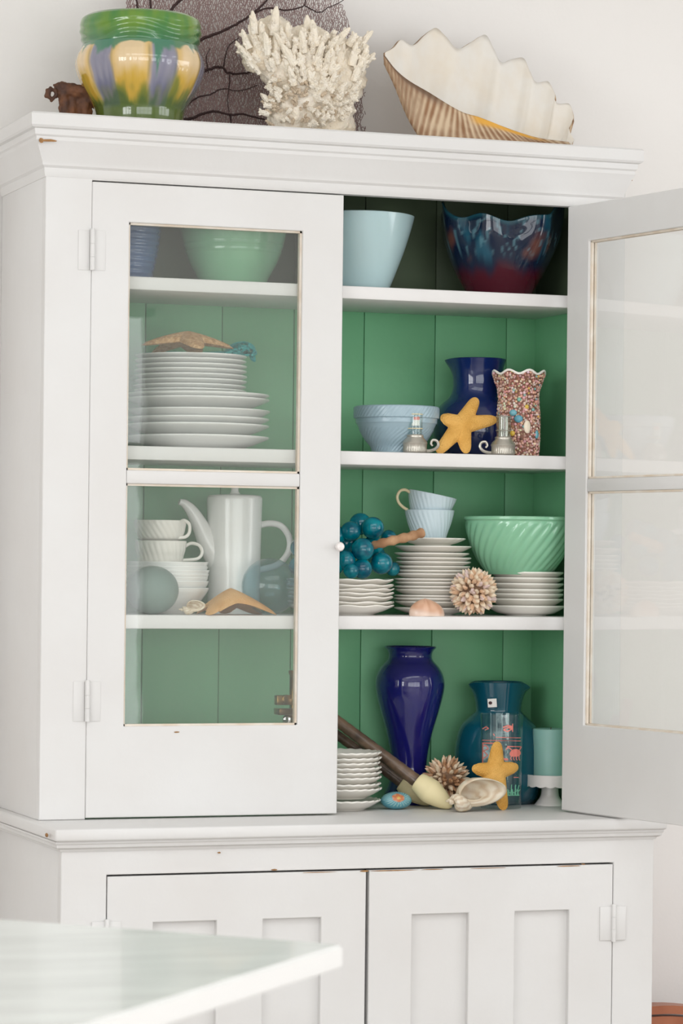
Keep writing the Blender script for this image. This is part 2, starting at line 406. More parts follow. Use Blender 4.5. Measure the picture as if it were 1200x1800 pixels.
part('lining', G().box(.490, .505, .0225, .288, ZE + .4805, zo + .052), M['green_dark'], hut, label='dark side lining above the top shelf')
part('top_board', G().box(-.521, .521, .023, .313, zo + .052, zo + .07), M['green_dark'], hut)
seams = [-.5, -.420, -.279, -.133, .006, .144, .286, .431, .5]
for i in range(8):
    part('back_board', G().box(seams[i] + .0006, seams[i + 1] - .0006, .288 + (i % 2) * .0006, .302, ZT, ZE + .480, .0016), M['green'], hut, label='green painted back board')
    part('back_board', G().box(seams[i] + .0006, seams[i + 1] - .0006, .288 + (i % 2) * .0006, .302, ZE + .4805, zo + .052, .0016), M['green_dark'], hut, label='dark green back board above the top shelf')
part('backing', G().box(-.52, .52, .304, .314, ZT, ZE + .74), M['seam'], hut)
SH = [(ZE + .4915, ZE + .4686), (ZE + .1996, ZE + .1753), (ZE - .0919, ZE - .1161)]
for i, (zt, zb) in enumerate(SH):
    part('shelf', G().box(-.4895, .4895, .0235, .2875, zb, zt, .0025), M['paint_in'], hut)
z0 = zc_
part('cornice', cornice([(-.002, z0 - .1055), (.0005, z0 - .105), (.003, z0 - .098), (.003, z0 - .090), (.007, z0 - .086), (.008, z0 - .080), (.010, z0 - .076), (.015, z0 - .062), (.020, z0 - .050),
     (.022, z0 - .046), (.022, z0 - .040), (.025, z0 - .037), (.026, z0 - .030), (.026, z0 - .0275), (.031, z0 - .0255), (.0335, z0 - .022), (.0335, z0 - .003), (.031, z0)], -.5415, .527, .0, .318, under=False), M['paint'], hut, angle=25)
sp = []
for px, py, w, h, Y in [(86, 247, .016, .0022, -.0252), (72, 247, .004, .004, -.0245), (790, 308, .004, .0012, -.0105), (1109, 317, .002, .0015, -.012)]:
    x, z = chip_px(px, py, Y); sp.append((x, z, w, h, Y - .0012))
chips(hut, sp)
part('paint_chip', G().ball(at(52, 209, .0), .0045, 8, 6, (.5, 1.6, 1.4)), M['chip'], hut)
part('paint_chip', G().ball(at(82, 1468, -.14), .0045, 8, 6, (.5, 1.6, .8)), M['chip'], base)

PZ = [ZE + .5815, ZE + .157, ZE + .1335, ZE - .283]   # pane edges
def glazed_door(xh, sgn, rot, knob, phi=0):
    """xh hinge x; door runs from the hinge towards -sgn; rot = transform of the finished shapes"""
    X = lambda t: xh - sgn * t
    def bx(g, t0, t1, y0, y1, z0, z1, bb=.002):
        a, c = sorted((X(t0), X(t1))); return g.box(a, c, y0, y1, z0, z1, bb)
    zb, zt = ZT + .003, zo - .0022
    w = .456; s1, s2 = .066, .381
    xs = sorted(X(t) for t in (0, s1, s2, w))
    d = edge_round(part('door', slab(xs, [zb, PZ[3], PZ[0], zt], {(1, 1)}, 0, .022).xf(rot), M['paint'], hut))
    part('muntin', bx(G(), s1, s2, .001, .020, PZ[2], PZ[1], .003).xf(rot), M['paint'], d)
    for z1, z2 in ((PZ[0], PZ[1]), (PZ[2], PZ[3])):
        part('pane', bx(G(), s1 + .0005, s2 - .0005, .0105, .0130, z2, z1, 0).xf(rot), M['pane'] if phi == 0 else M['pane_clear'], d, smooth=False, label='old wavy glass pane')
        for side, (ya, yb_) in (('out', (.0065, .0104)), ('in', (.0131, .0175))):
            g = G()
            bx(g, s1, s1 + .0035, ya, yb_, z2, z1, 0); bx(g, s2 - .0035, s2, ya, yb_, z2, z1, 0)
            bx(g, s1, s2, ya, yb_, z1 - .0035, z1, 0); bx(g, s1, s2, ya, yb_, z2, z2 + .0035, 0)
            part('putty_bead', g.xf(rot), M['putty'], d, smooth=False, label='cream putty line round the glass')
    for zc in (ZE + .530, ZE - .240):
        g = G(); g.box(xh - .024, xh - .004, -.0013, .0002, zc - .034, zc + .034, .0005) if phi == 0 else None
        bx(g, .004, .024, -.0013, .0002, zc - .034, zc + .034, .0005)
        g.lathe([(.0045, -.034), (.0045, -.012), (.0038, -.0115), (.0045, -.011), (.0045, .0105), (.0038, .011), (.0045, .0115), (.0045, .034), (.003, .037)], 12, (xh, -.0045, zc))
        part('hinge', g.xf(rot), M['paint'], d)
    if knob:
        k = G(); zc = ZE + .030
        k.lathe([(.004, 0), (.004, .008), (.0075, .012), (.0085, .016), (.0065, .020), (0, .021)], 14, (X(w - .006), -.001, zc), axis=(0, -1, 0))
        part('knob', k.xf(rot), M['stand'], d)
    return d
I4 = Matrix.Identity(4)
dl = glazed_door(-.4592, -1, I4, True)
x, z = chip_px(310, 1287, 0); chips(dl, [(x, z, .005, .0012, -.0012)])
PH = radians(100.5)
Rm = Matrix.Translation((.4485, -.004, 0)) @ Matrix.Rotation(PH, 4, 'Z') @ Matrix.Translation((-.4485, .004, 0))
glazed_door(.4485, 1, Rm, True, PH)

# ------------------------------------------------------------------ helpers for vessels
ZTOP = zc_
ROW = [SH[0][0], SH[1][0], SH[2][0], ZT]
def prof_px(cx, Y, zb, pts, wall=.003, floor=.004, n=5, inner=True):
    """silhouette (half width, height in the photograph, bottom to top) -> closed lathe profile in metres"""
    X = at(cx, pts[0][1], Y).x; s = mpp(X, Y)
    o = [(r * s, at(cx, y, Y).z) for r, y in pts]; o[0] = (o[0][0], zb)
    o = sp2(o, n)
    if not inner: return X, [(0, zb)] + o + [(0, o[-1][1])]
    zt = o[-1][1]; i = []
    for r, z in reversed(o):
        if z > zb + floor: i.append((max(r - wall, .001), z))
    i[0] = (o[-1][0] - wall, zt - .0004)
    mid = [(o[-1][0] - wall * .5, zt + wall * .3)]
    return X, [(0, zb)] + o + mid + i + [(0, zb + floor)]
def swirl(n, amp, tw, z0, z1, fade=.12):
    def f(t, i, z):
        u = (z - z0) / (z1 - z0)
        if u < 0 or u > 1: return 1
        k = min(1, u / fade, (1 - u) / fade)
        return 1 + amp * k * (abs(sin(n / 2 * (t + tw * u))) * 2 - 1)
    return f
def ordinal(i): return ['first', 'second', 'third', 'fourth', 'fifth', 'sixth', 'seventh', 'eighth', 'ninth', 'tenth', 'eleventh', 'twelfth', 'thirteenth', 'fourteenth', 'fifteenth', 'sixteenth'][i]
def plate_g(R, h, foot=.58, t=.0028, n=72, scal=0, nsc=12, zsc=0, deep=1.0, poly=0):
    f = R * foot
    o = sp2([(f, 0), (f + .002, .0018), (f + (R - f) * .45, h * .40 * deep), (R * .965, h * .86), (R, h)], 4)
    i = [(R - .001, h + t * .55), (R * .985 - .001, h + t * .35)] + [(r, z) for r, z in reversed(sp2([(f * .98, t + .0012), (f + (R - f) * .40, h * .40 * deep + t * .8), (R * .955, h * .86 + t)], 4))]
    rm = None; zmf = None
    def ed(r): return max(0, (r / R - .7) / .3)
    prof = [(0, .0006), (f * .9, .0006)] + o + i + [(0, t)]
    def rm(t_, k, z):
        e = ed(prof[k][0]); return 1 + scal * e * cos(nsc * t_)
    def zmf(t_, k, z):
        e = ed(prof[k][0]); return zsc * e * e * cos(nsc * t_)
    return G().lathe(prof, n, rmod=rm if scal else None, zmod=zmf if zsc else None, cap=False)
def stack(name, me_for, cx, cy, zs, label_for, group, mt, jit=.0012, rot=True):
    """one top-level object per piece; same mesh data for pieces of one kind"""
    out = []; cache = {}
    for k, z in enumerate(zs):
        key, gfun = me_for(k)
        if key not in cache: cache[key] = mesh(name, gfun(), mt, True)
        o = bpy.data.objects.new(name, cache[key]); COL.objects.link(o)
        o.location = (cx + random.uniform(-jit, jit), cy + random.uniform(-jit, jit) * .5, z)
        if rot: o.rotation_euler = (0, 0, random.uniform(0, 6.28))
        o['label'] = label_for(k, len(zs)); o['category'] = 'plate' if 'bowl' not in name else 'bowl'; o['group'] = group
        out.append(o)
    return out
def rank(k, n):       # k counts from the bottom
    if k == 0: return 'bottom one'
    if k == n - 1: return 'top one'
    j = n - 1 - k
    return ordinal(j) + ' from the top' if j <= n // 2 else ordinal(k) + ' from the bottom'

def star_px(name, c, tips, Y, lean, T, w, label, cat, mt, up=1.0):
    """starfish standing against something: outline from five arm tips, plane leaning back by 'lean'"""
    cx, cyp = c; base_y = max(t[1] for t in tips)
    arms = [(t[0] - cx, t[1] - cyp) for t in tips]
    nth, nr = 160, 9; g = G()
    def R(a):
        best = w * 1.15
        for ax, ay in arms:
            L_ = sqrt(ax * ax + ay * ay); d = atan2(ay, ax) - a
            d = (d + pi) % (2 * pi) - pi
            if abs(d) > 1.3: continue
            # ray/taper intersection: half width falls from w*1.25 at the centre to w*.52 near the tip
            lo, hi = 0, L_ * 1.02
            for _ in range(22):
                mdl = (lo + hi) / 2; u = mdl * cos(d); v = abs(mdl * sin(d))
                q = min(max(u / L_, 0), 1)
                hw = w * (1.22 - .66 * q ** .8)
                tip = w * .56
                if u > L_ - tip: hw = sqrt(max(tip ** 2 - (u - L_ + tip) ** 2, 0))
                if v <= hw: lo = mdl
                else: hi = mdl
            best = max(best, lo)
        return best
    angs = [2 * pi * j / nth for j in range(nth)]; Rs = [R(a) for a in angs]
    Rs = [(Rs[j - 1] + 2 * Rs[j] + Rs[(j + 1) % nth]) / 4 for j in range(nth)]
    nrm = Vector((0, -1, .25)).normalized()
    def P(x, y, h):
        py = cyp + y; Yp = Y + lean * (base_y - py) * .001
        return at(cx + x, py, Yp) + nrm * h
    for side in (1, -.55):
        vs = [P(0, 0, T * 1.1 * side)]
        for i in range(1, nr + 1):
            q = i / nr
            for a, r in zip(angs, Rs):
                mx = max(sqrt(x * x + y * y) for x, y in arms)
                h = T * sqrt(max(0, 1 - q ** 2.2)) * (1.1 - .5 * (r * q / mx))
                vs.append(P(cos(a) * r * q, sin(a) * r * q, h * side))
        fs = [(0, 1 + j, 1 + (j + 1) % nth) for j in range(nth)]
        fs += [(1 + (i - 1) * nth + j, 1 + i * nth + j, 1 + i * nth + (j + 1) % nth, 1 + (i - 1) * nth + (j + 1) % nth) for i in range(1, nr) for j in range(nth)]
        g.add(vs, fs)
    zmin = min(v.z for v in g.v)
    return g, zmin
def star_flat(c, arms, w, T, drop_p=1.4, wt=.5):
    """starfish lying with its middle arched: arms are (dx, dy, dz) from the centre"""
    g = G(); nth, nr = 150, 10
    def near(a):
        o = []
        for ax, ay, az in arms:
            d = (atan2(ay, ax) - a + pi) % (2 * pi) - pi; o.append((abs(d), ax, ay, az))
        return sorted(o)
    def R(a):
        best = w * 1.15
        for ax, ay, az in arms:
            L_ = sqrt(ax * ax + ay * ay); d = (atan2(ay, ax) - a + pi) % (2 * pi) - pi
            if abs(d) > 1.3: continue
            lo, hi = 0, L_ * 1.02
            for _ in range(22):
                mdl = (lo + hi) / 2; u = mdl * cos(d); v = abs(mdl * sin(d)); q = min(max(u / L_, 0), 1)
                hw = w * (1.25 - (1.25 - wt) * q); tip = w * wt
                if u > L_ - tip: hw = sqrt(max(tip ** 2 - (u - L_ + tip) ** 2, 0))
                if v <= hw: lo = mdl
                else: hi = mdl
            best = max(best, lo)
        return best
    angs = [2 * pi * j / nth for j in range(nth)]
    for side in (1, -.35):
        vs = [Vector(c) + Vector((0, 0, T * side))]
        for i in range(1, nr + 1):
            q = i / nr
            for a in angs:
                r = R(a) * q; nn = near(a); ws = [1 / (e[0] ** 2 + .03) for e in nn]; sw_ = sum(ws)
                L0 = sum(w_ * sqrt(e[1] ** 2 + e[2] ** 2) for w_, e in zip(ws, nn)) / sw_
                dz_ = sum(w_ * e[3] for w_, e in zip(ws, nn)) / sw_
                k = min(r / L0, 1) ** drop_p
                h = T * sqrt(max(0, 1 - q ** 2.4)) * (1.0 - .45 * min(r / L0, 1))
                vs.append(Vector(c) + Vector((cos(a) * r, sin(a) * r, dz_ * k + h * side)))
        fs = [(0, 1 + j, 1 + (j + 1) % nth) for j in range(nth)]
        fs += [(1 + (i - 1) * nth + j, 1 + i * nth + j, 1 + i * nth + (j + 1) % nth, 1 + (i - 1) * nth + (j + 1) % nth) for i in range(1, nr) for j in range(nth)]
        g.add(vs, fs)
    return g
def mixc(a, b, t):
    t = min(max(t, 0), 1); return tuple(x + (y - x) * t for x, y in zip(a, b))
def sstep(a, b, x):
    t = min(max((x - a) / (b - a), 0), 1); return t * t * (3 - 2 * t)
def fbm(p, sc, o=3): return noise.fractal(Vector(p) * sc, 1.0, 2.0, o)

# ------------------------------------------------------------------ row 1 (top shelf)
z1 = ROW[0]
X, p = prof_px(206, .15, z1, [(60, 492), (66, 470), (72, 440), (76, 405), (79, 375)], .004, .006)
def rings(t, i, z): return 1 + .012 * sin((z - z1) * 2 * pi / .011)
pp = []
for (a, c), (e, f_) in zip(p[:-1], p[1:]):
    pp += [(a + (e - a) * k / 3, c + (f_ - c) * k / 3) for k in range(3)]
pp.append(p[-1])
solo('bowl', G().lathe(pp, 56, (X, .15, 0), rings), M['ring_blue'], 'dark blue ring-ribbed glass bowl at the left end of the top shelf behind glass', 'bowl', (X, .15, z1))
X, p = prof_px(409, .15, z1, [(58, 494), (64, 488), (78, 462), (88, 432), (94, 405), (97, 378), (98, 366)], .005, .006)
def rim2(t, i, z):
    q = z - z1; return 1 + (.012 if .060 < q < .064 or .072 < q < .076 else 0)
pp = []
for (a, c), (e, f_) in zip(p[:-1], p[1:]):
    pp += [(a + (e - a) * k / 3, c + (f_ - c) * k / 3) for k in range(3)]
pp.append(p[-1])
solo('mixing_bowl', G().lathe(pp, 64, (X, .15, 0), rim2), M['jade2'], 'mid green mixing bowl on the top shelf behind the left door glass', 'bowl', (X, .15, z1))
X, p = prof_px(631, .145, z1, [(48, 516), (54, 505), (66, 475), (79, 440), (89, 408), (94, 390), (96, 381)], .004, .006)
solo('mixing_bowl', G().lathe(p, 72, (X, .145, 0)), M['turq'], 'deep pale turquoise glass bowl on the top shelf at the centre', 'bowl', (X, .145, z1))
# ruffled art glass bowl
X, p = prof_px(877, .15, z1, [(54, 524), (60, 512), (76, 484), (92, 450), (101, 420), (104, 395), (105, 380)], .004, .008, n=7)
zt = max(z for r, z in p)
TV = atan2(-Fw.y, -Fw.x)         # direction towards the viewer
def ruf(t, i, z):
    u = sstep(.30, 1, (z - z1) / (zt - z1)); a = t - TV
    return 1 + u * (.05 * cos(7 * a + 1.2) + .03 * cos(3 * a + 2.6) + .02 * cos(2 * a + pi))
def rufz(t, i, z):
    u = sstep(.45, 1, (z - z1) / (zt - z1)); a = t - TV
    return u * (-.016 * cos(2 * a) + .006 * cos(7 * a + 2.8) + .005 * cos(5 * a + .5) - .002)
def rufc(t, i, z):
    u = (z - z1) / (zt - z1); n_ = fbm((cos(t) * 2.2, sin(t) * 2.2, u * .7), 1.6) + .25 * sin(9 * t + 6 * u)
    c = mixc((.06, .001, .009), (.004, .012, .035), sstep(.22, .40, u + n_ * .08))
    c = mixc(c, (.012, .075, .12), sstep(.12, .55, n_) * sstep(.3, .5, u))
    c = mixc(c, (.12, .05, .04), sstep(.42, .8, fbm((cos(t), sin(t), u + 7), 1.9)) * sstep(.35, .5, u))
    c = mixc(c, (.12, .27, .32), sstep(.80, .98, sin(26 * t + 8 * n_)) * .5 * sstep(.4, .6, u))
    return mixc(c, (.02, .10, .13), sstep(.92, .99, u) * .7)
solo('ruffled_glass_bowl', G().lathe(p, 144, (X, .15, 0), ruf, rufz, colf=rufc), M['vc_glass'], 'dark blue and ruby art glass bowl with a ruffled rim on the top shelf', 'bowl', (X, .15, z1))

# ------------------------------------------------------------------ row 2
z2 = ROW[1]
YP = .155
c = at(348, 783, YP); sP = mpp(c.x, YP)
zs = [z2 + .0002] + [at(348, y, YP).z - .021 for y in (750, 738, 724, 704, 696)]
stack('dinner_plate', lambda k: ('a', lambda: plate_g(.1275, .022)) if k != 3 else ('b', lambda: plate_g(.1275, .022, foot=.62, deep=.75)), c.x, YP, zs,
      lambda k, n: 'large white dinner plate in the left glass-fronted stack, ' + rank(k, n), 'dinner plates in the left stack', M['china_cold'])
dz = zs[-1] + .006
c2 = at(334, 690, YP)
zsm = [dz + .0085 * k for k in range(8)]
zsm = [at(334, y, YP).z - .0135 for y in (689, 681, 672, 663, 654, 645.5, 636.5, 628)]
zsm[0] = max(zsm[0], zs[-1] + .0042)
stack('side_plate', lambda k: ('a', lambda: plate_g(.1005, .0145, foot=.6)), c2.x, YP, zsm,
      lambda k, n: 'smaller white plate piled on the dinner plates under the starfish, ' + rank(k, n), 'side plates on the dinner plates', M['china_cold'])
ztp = zsm[-1] + .0172
cs_ = at(330, 612, .12); zc = at(330, 594, .12).z - .004
def arm(px, py, Y): q = at(px, py, Y); return (q.x - cs_.x, q.y - cs_.y, q.z - zc + .002)
zr = ztp + .001 - zc
g = star_flat((cs_.x, cs_.y, zc), [(arm(246, 614, .11)[0], -.02, zr + .010), (arm(410, 614, .11)[0], -.012, zr + .010), (-.006, -.088, zr + .002), (-.045, .07, zr), (.04, .075, zr)], .023, .0165, 1.25, .42)
solo('starfish', g, M['star3'], 'tan bumpy starfish lying on the tall plate pile behind the left door', 'starfish', (cs_.x, cs_.y, ztp))
# turquoise cord bundle
g = G(); random.seed(5)
for k in range(9):
    cx = 428 + random.uniform(-12, 10); cyy = 616 + random.uniform(-7, 6); pts = []
    n = 7; r1 = random.uniform(8, 19); r2 = random.uniform(5, 11); ph = random.random() * 6
    for j in range(n + 1):
        a = 2 * pi * j / n + ph
        pts.append(at(cx + r1 * cos(a) * (1 + .3 * random.random()), min(cyy + r2 * sin(a), 624), .175 + .02 * sin(2 * a + k)))
    g.tube(spline(pts, 5), .0023, 6)
g.tube(spline([at(395, 622, .16), at(412, 616, .165), at(425, 612, .175), at(440, 606, .18), at(445, 622, .17), at(447, 634, .165)], 6), .0028, 6)
g.tube(spline([at(372, 623, .17), at(392, 621, .185), at(410, 606, .19), at(432, 603, .19), at(446, 612, .18), at(441, 628, .17), at(448, 635, .165)], 6), .0028, 6)
g.tube(spline([at(255, 622.5, .19), at(290, 620, .2), at(350, 621, .2), at(400, 619, .19)], 6), .0026, 6)
solo('cord_bundle', g, M['rope'], 'tangled turquoise cord hanging over the edge of the plate pile', 'cord', (at(428, 616, .18).x, .18, ztp))

X, p = prof_px(696, .115, z2, [(43, 791), (45, 786), (56, 772), (66, 754), (70, 745.5), (70.5, 745), (71.5, 744.5), (72, 737), (71.5, 736.5), (74, 735.5), (75, 734), (75, 718), (74, 716)], .004, .006, n=4)
sw1 = swirl(44, .016, -.75, z2 + .006, z2 + .046, .1); sw2 = swirl(60, .006, .35, z2 + .060, z2 + .078, .15)
ztop = max(z for r, z in p); zcol = z2 + (791 - 746) * .00103; zr0 = z2 + (791 - 733) * .00103
def swb(t, i, z):
    if i > len(p) * .55: return 1
    return swirl(44, .018, -.8, z2 + .004, zcol, .08)(t, i, z) * swirl(56, .008, -.30, zr0, ztop, .2)(t, i, z)
def dense(p, k=3):
    o = []
    for (a, c), (e, f_) in zip(p[:-1], p[1:]): o += [(a + (e - a) * j / k, c + (f_ - c) * j / k) for j in range(k)]
    return o + [p[-1]]
p = dense(p, 2)
solo('mixing_bowl', G().lathe(p, 264, (X, .115, 0), swb), M['blueware'], 'pale blue stoneware bowl with swirled flutes and a banded rim on the second shelf', 'bowl', (X, .115, z2))

# cobalt carafe with lip
def carafe(name, cx, Y, zb, pts, mt, label, spouts, wall=.004):
    X, p = prof_px(cx, Y, zb, pts, wall, .006)
    zt = max(z for r, z in p); s = mpp(X, Y)
    def sp(t, i, z):
        u = sstep(zt - .034, zt, z); r = 1
        for a, w_, am, dz in spouts: r += am * u * exp(-((((t - a + pi) % (2 * pi)) - pi) / w_) ** 2)
        return r
    def spz(t, i, z):
        u = sstep(zt - .02, zt, z); r = 0
        for a, w_, am, dz in spouts: r += dz * u * exp(-((((t - a + pi) % (2 * pi)) - pi) / w_) ** 2)
        return r
    return X, solo(name, G().lathe(p, 96, (X, Y, 0), sp, spz), mt, label, 'carafe', (X, Y, zb))
carafe('glass_carafe', 837, .188, z2, [(58, 803), (70, 790), (78, 765), (77, 740), (66, 715), (48, 697), (43, 680), (44, 660), (47, 645), (51, 632)], M['navy'],
       'cobalt blue carafe with a small pouring lip behind the yellow starfish', [(pi - YAW, .28, .14, -.002)])
# shell-encrusted vase
Yv = .098
X, p = prof_px(910, Yv, z2, [(35, 803), (36, 795), (37, 765), (37, 735), (35, 705), (36, 685), (42, 668), (46, 657)], .004, .006)
zt = max(z for r, z in p)
def wav(t, i, z): u = sstep(zt - .035, zt, z); return 1 + .02 * u * cos(8 * t)
def wavz(t, i, z): u = sstep(zt - .02, zt, z); return .0035 * u * cos(8 * t)
v = thing('shell_vase', 'small vase crusted all over with tiny pink shells and a wavy rim', 'vase', (X, Yv, z2))
part('body', G().lathe(p, 72, (X, Yv, 0), wav, wavz), mat('vase_grout', (.20, .09, .06), .7), v)
op = p[1:p.index(max(p, key=lambda q: q[1]))]
def rad_at(z):
    for (a, c), (e, f_) in zip(op[:-1], op[1:]):
        if c <= z <= f_: return a + (e - a) * (z - c) / max(f_ - c, 1e-6)
    return op[-1][0]
g = G(); random.seed(11)
pal = [(.62, .36, .29), (.74, .52, .44), (.70, .44, .36), (.50, .26, .2), (.78, .64, .55), (.36, .17, .12), (.66, .42, .34)]
zz = z2 + .003
while zz < zt - .003:
    r = rad_at(zz); n = int(2 * pi * r / .0048)
    for j in range(n):
        t = 2 * pi * (j + random.random() * .7) / n; w_ = wav(t, 0, zz)
        z_ = zz + random.uniform(-.0022, .0022) + wavz(t, 0, zz)
        cc = random.choice(pal) if random.random() > .05 else random.choice([(.65, .42, .10), (.25, .42, .45), (.12, .06, .04)])
        cc = tuple(x * random.uniform(.8, 1.15) for x in cc)
        g.ball((X + r * w_ * cos(t), Yv + r * w_ * sin(t), z_), random.uniform(.0017, .0030), 6, 4, colf=lambda q, cc=cc: cc)
    zz += .0043
part('shell_crust', g, M['vc_satin'], v, kind='stuff', label='crust of tiny pink and brown shells')
g = G(); k = 60
g.tube([(X + (rad_at(zt - .001) + .0003) * wav(2 * pi * j / k, 0, zt) * cos(2 * pi * j / k), Yv + (rad_at(zt - .001) + .0003) * wav(2 * pi * j / k, 0, zt) * sin(2 * pi * j / k), zt + wavz(2 * pi * j / k, 0, zt)) for j in range(k + 1)], .0022, 6)
part('rim', g, M['china'], v)
def on_vase(px, py):
    q = at(px, py, Yv); dx = (px - 910) * mpp(X, Yv); r = rad_at(q.z); a = math.asin(max(-1, min(1, dx / r)))
    d = -Fw * cos(a) + Rt * sin(a); return Vector((X, Yv, q.z)) + d * (r + .0015), d
for px, py, rx, rz, cc in [(923, 752, 7, 12, (.80, .70, .55)), (908, 738, 8, 7, (.10, .32, .42)), (899, 727, 7, 6, (.14, .38, .45)), (940, 765, 5, 8, (.14, .38, .45)), (898, 763, 5, 5, (.72, .48, .06)),
                           (909, 704, 4, 4, (.2, .45, .35)), (922, 717, 4, 4, (.70, .48, .08)), (933, 722, 3.5, 3, (.2, .42, .4))]:
    q, d = on_vase(px, py); g = G().ball((0, 0, 0), .001, 12, 8, (rx, 3.2, rz))
    g.xf(Matrix.Translation(q) @ Matrix.Rotation(atan2(d.y, d.x) + pi / 2, 4, 'Z'))
    g.c = [cc] * len(g.v); part('large_shell', g, M['vc_satin'], v, label='larger cream shell' if rz == 12 else None)
# yellow starfish standing on the second shelf
g, zm_ = star_px('s', (811, 747), [(838, 699), (873, 737), (820, 797), (768, 796), (774, 732)], .055, .35, .011, 15, '', '', None)
for q in g.v: q.z += z2 - zm_
solo('starfish', g, M['star'], 'yellow starfish leaning against the cobalt carafe on the second shelf', 'starfish', (at(805, 797, .055).x, .055, z2))
# two pewter chamberstick lamps with glass tubes
def lamp(cx, side, yb, ring, label):
    Y = .047; X = at(cx, yb, Y).x; s = mpp(X, Y)
    L_ = thing('miniature_lamp', label, 'lamp', (X, Y, z2), 'miniature chamberstick lamps')
    prof = [(0, 0), (17, 0), (20, 1.5), (21, 4), (20.5, 5.5), (20.5, 14.5), (21.5, 16), (22, 18), (20, 22), (15, 27), (14.5, 29), (15, 31), (13.5, 32.5), (12.5, 32.5), (12.5, 22), (0, 22)]
    def rib(t, i, z): return 1 + (.02 * cos(36 * t) if 4 * s < z - z2 < 15 * s else 0)
    part('base', G().lathe([(r * s, z2 + z * s) for r, z in prof], 108, (X, Y, 0), rib), M['pewter'], L_)
    gp = [(12 * s, 24 * s), (12 * s, 40 * s), (13 * s, 45 * s), (13 * s, 70 * s), (12 * s, 70 * s), (12 * s, 45 * s), (11 * s, 40 * s), (11 * s, 24 * s)]
    part('glass_tube', G().lathe([(r, z2 + z) for r, z in gp], 32, (X, Y, 0), cap=False), M['clear'], L_)
    for z in (43, 68):
        part('tube_band', G().lathe([(13.4 * s, z2 + z * s - .0008), (13.9 * s, z2 + z * s), (13.4 * s, z2 + z * s + .0008)], 32, (X, Y, 0), cap=False), M['gilt'] if ring else M['pewter'], L_)
    d = Rt * side
    C = Vector((X, Y, z2))
    pts = [C + d * a * s + Vector((0, 0, h * s)) for a, h in [(19, 4), (27, 4.5), (36, 8), (41, 15), (38, 22), (31, 23), (28, 17), (31, 13)]]
    part('curled_handle', G().tube(spline(pts, 6), [.0032 - .0011 * k / 42 for k in range(43)], 8), M['pewter'], L_)
    if ring:
        part('paper_roll', G().lathe([(6 * s, z2 + 48 * s), (8 * s, z2 + 48 * s), (8 * s, z2 + 66 * s), (6 * s, z2 + 66 * s)], 20, (X, Y, 0)), M['label'], L_)
        part('red_tip', G().lathe([(8.2 * s, z2 + 58 * s), (8.3 * s, z2 + 64 * s)], 20, (X, Y, 0), cap=False), M['red'], L_)
    else:
        for k in range(5):
            a = 2 * pi * k / 5; part('glass_rod', G().tube([(X + 7 * s * cos(a), Y + 7 * s * sin(a), z2 + 23 * s), (X + 7 * s * cos(a), Y + 7 * s * sin(a), z2 + 67 * s)], 1.8 * s, 6), M['pewter'], L_)
lamp(729, 1, 793, True, 'small pewter lamp with a glass tube, in front of the pale blue bowl')
lamp(884, -1, 797, False, 'small pewter lamp with a glass tube, in front of the shell vase')

# ------------------------------------------------------------------ row 3
z3 = ROW[2]
# left bowls
Yb = .15; c = at(293, 1070, Yb); s = mpp(c.x, Yb)
def bowl_g(R, h, foot, t=.002, n=72, scal=.0):
    o = sp2([(foot, 0), (foot + .002, .002), (foot + (R - foot) * .55, h * .42), (R * .95, h * .82), (R, h)], 5)
    i = [(R - .0005, h + t * .6), (R - t, h + t * .3)] + [(max(r - t, .001), z + t * .5) for r, z in reversed(o[2:-2])]
    return G().lathe([(0, 0)] + o + i + [(0, t + .002)], n, cap=False, rmod=(lambda a, k, z: 1 + scal * max(0, z / h - .6) * cos(24 * a)) if scal else None)
zs = [at(293, y, Yb).z - .045 for y in (1031, 1022, 1015.5, 1009, 1002.5, 996, 988.5)]; zs[0] = z3 + .0003
stack('cereal_bowl', lambda k: ('a', lambda: bowl_g(.0735, .045, .036)), c.x, Yb, zs, lambda k, n: 'white bowl nested under the two white cups, ' + rank(k, n), 'white bowls nested at the left of the third shelf', M['china_cold'])
ztb = zs[-1]
def cup(name, cx, Y, zb, pts, mt, label, hp, nfl, amp, tw, handle_mt=None, group=None, tilt=0, hr=.0032, wall=.0022, hdir=None):
    X, p = prof_px(cx, Y, zb, pts, wall, .003, n=6)
    zt = max(z for r, z in p); C = thing(name, label, 'cup', (X, Y, zb), group)
    half = p.index(max(p, key=lambda q: q[1]))
    sw = swirl(nfl, amp, tw, zb + .002, zt - .001, .12)
    body = G().lathe(p, nfl * 6, (X, Y, 0), lambda t, i, z: sw(t, i, z) if i < half else 1)
    hd = G().tube(spline([at(x, y, Y) if not hdir else hdir(x, y) for x, y in hp], 6), hr, 8)
    if tilt:
        T = Matrix.Translation((X, Y, zb)) @ Matrix.Rotation(tilt, 4, -Fw) @ Matrix.Translation((-X, -Y, -zb)); body.xf(T)
    part('body', body, mt, C); part('handle', hd, handle_mt or mt, C)
    return C
zcup = ztb + .0042
cup('tea_cup', 282, Yb, zcup, [(36, 992), (39, 984), (43, 968), (45.5, 951)], M['china'], 'white fluted cup, the lower of two on the nested white bowls', [(324, 961), (336, 955), (350, 959), (355, 971), (347, 982), (320, 985)], 26, .012, .5, group='white fluted cups', hr=.0030)
zc2_ = at(281, 951, Yb).z
cup('tea_cup', 281, Yb, zc2_ + .0005, [(33, 951), (39, 945), (43.5, 932), (46, 915)], M['china'], 'white fluted cup, the upper of two on the nested white bowls', [(316, 919), (325, 915), (334, 922), (334, 936), (327, 944), (312, 946)], 26, .012, .5, group='white fluted cups', hr=.0030,
    hdir=lambda x, y: at(x, y, Yb) - Fw * (.02 + .008))
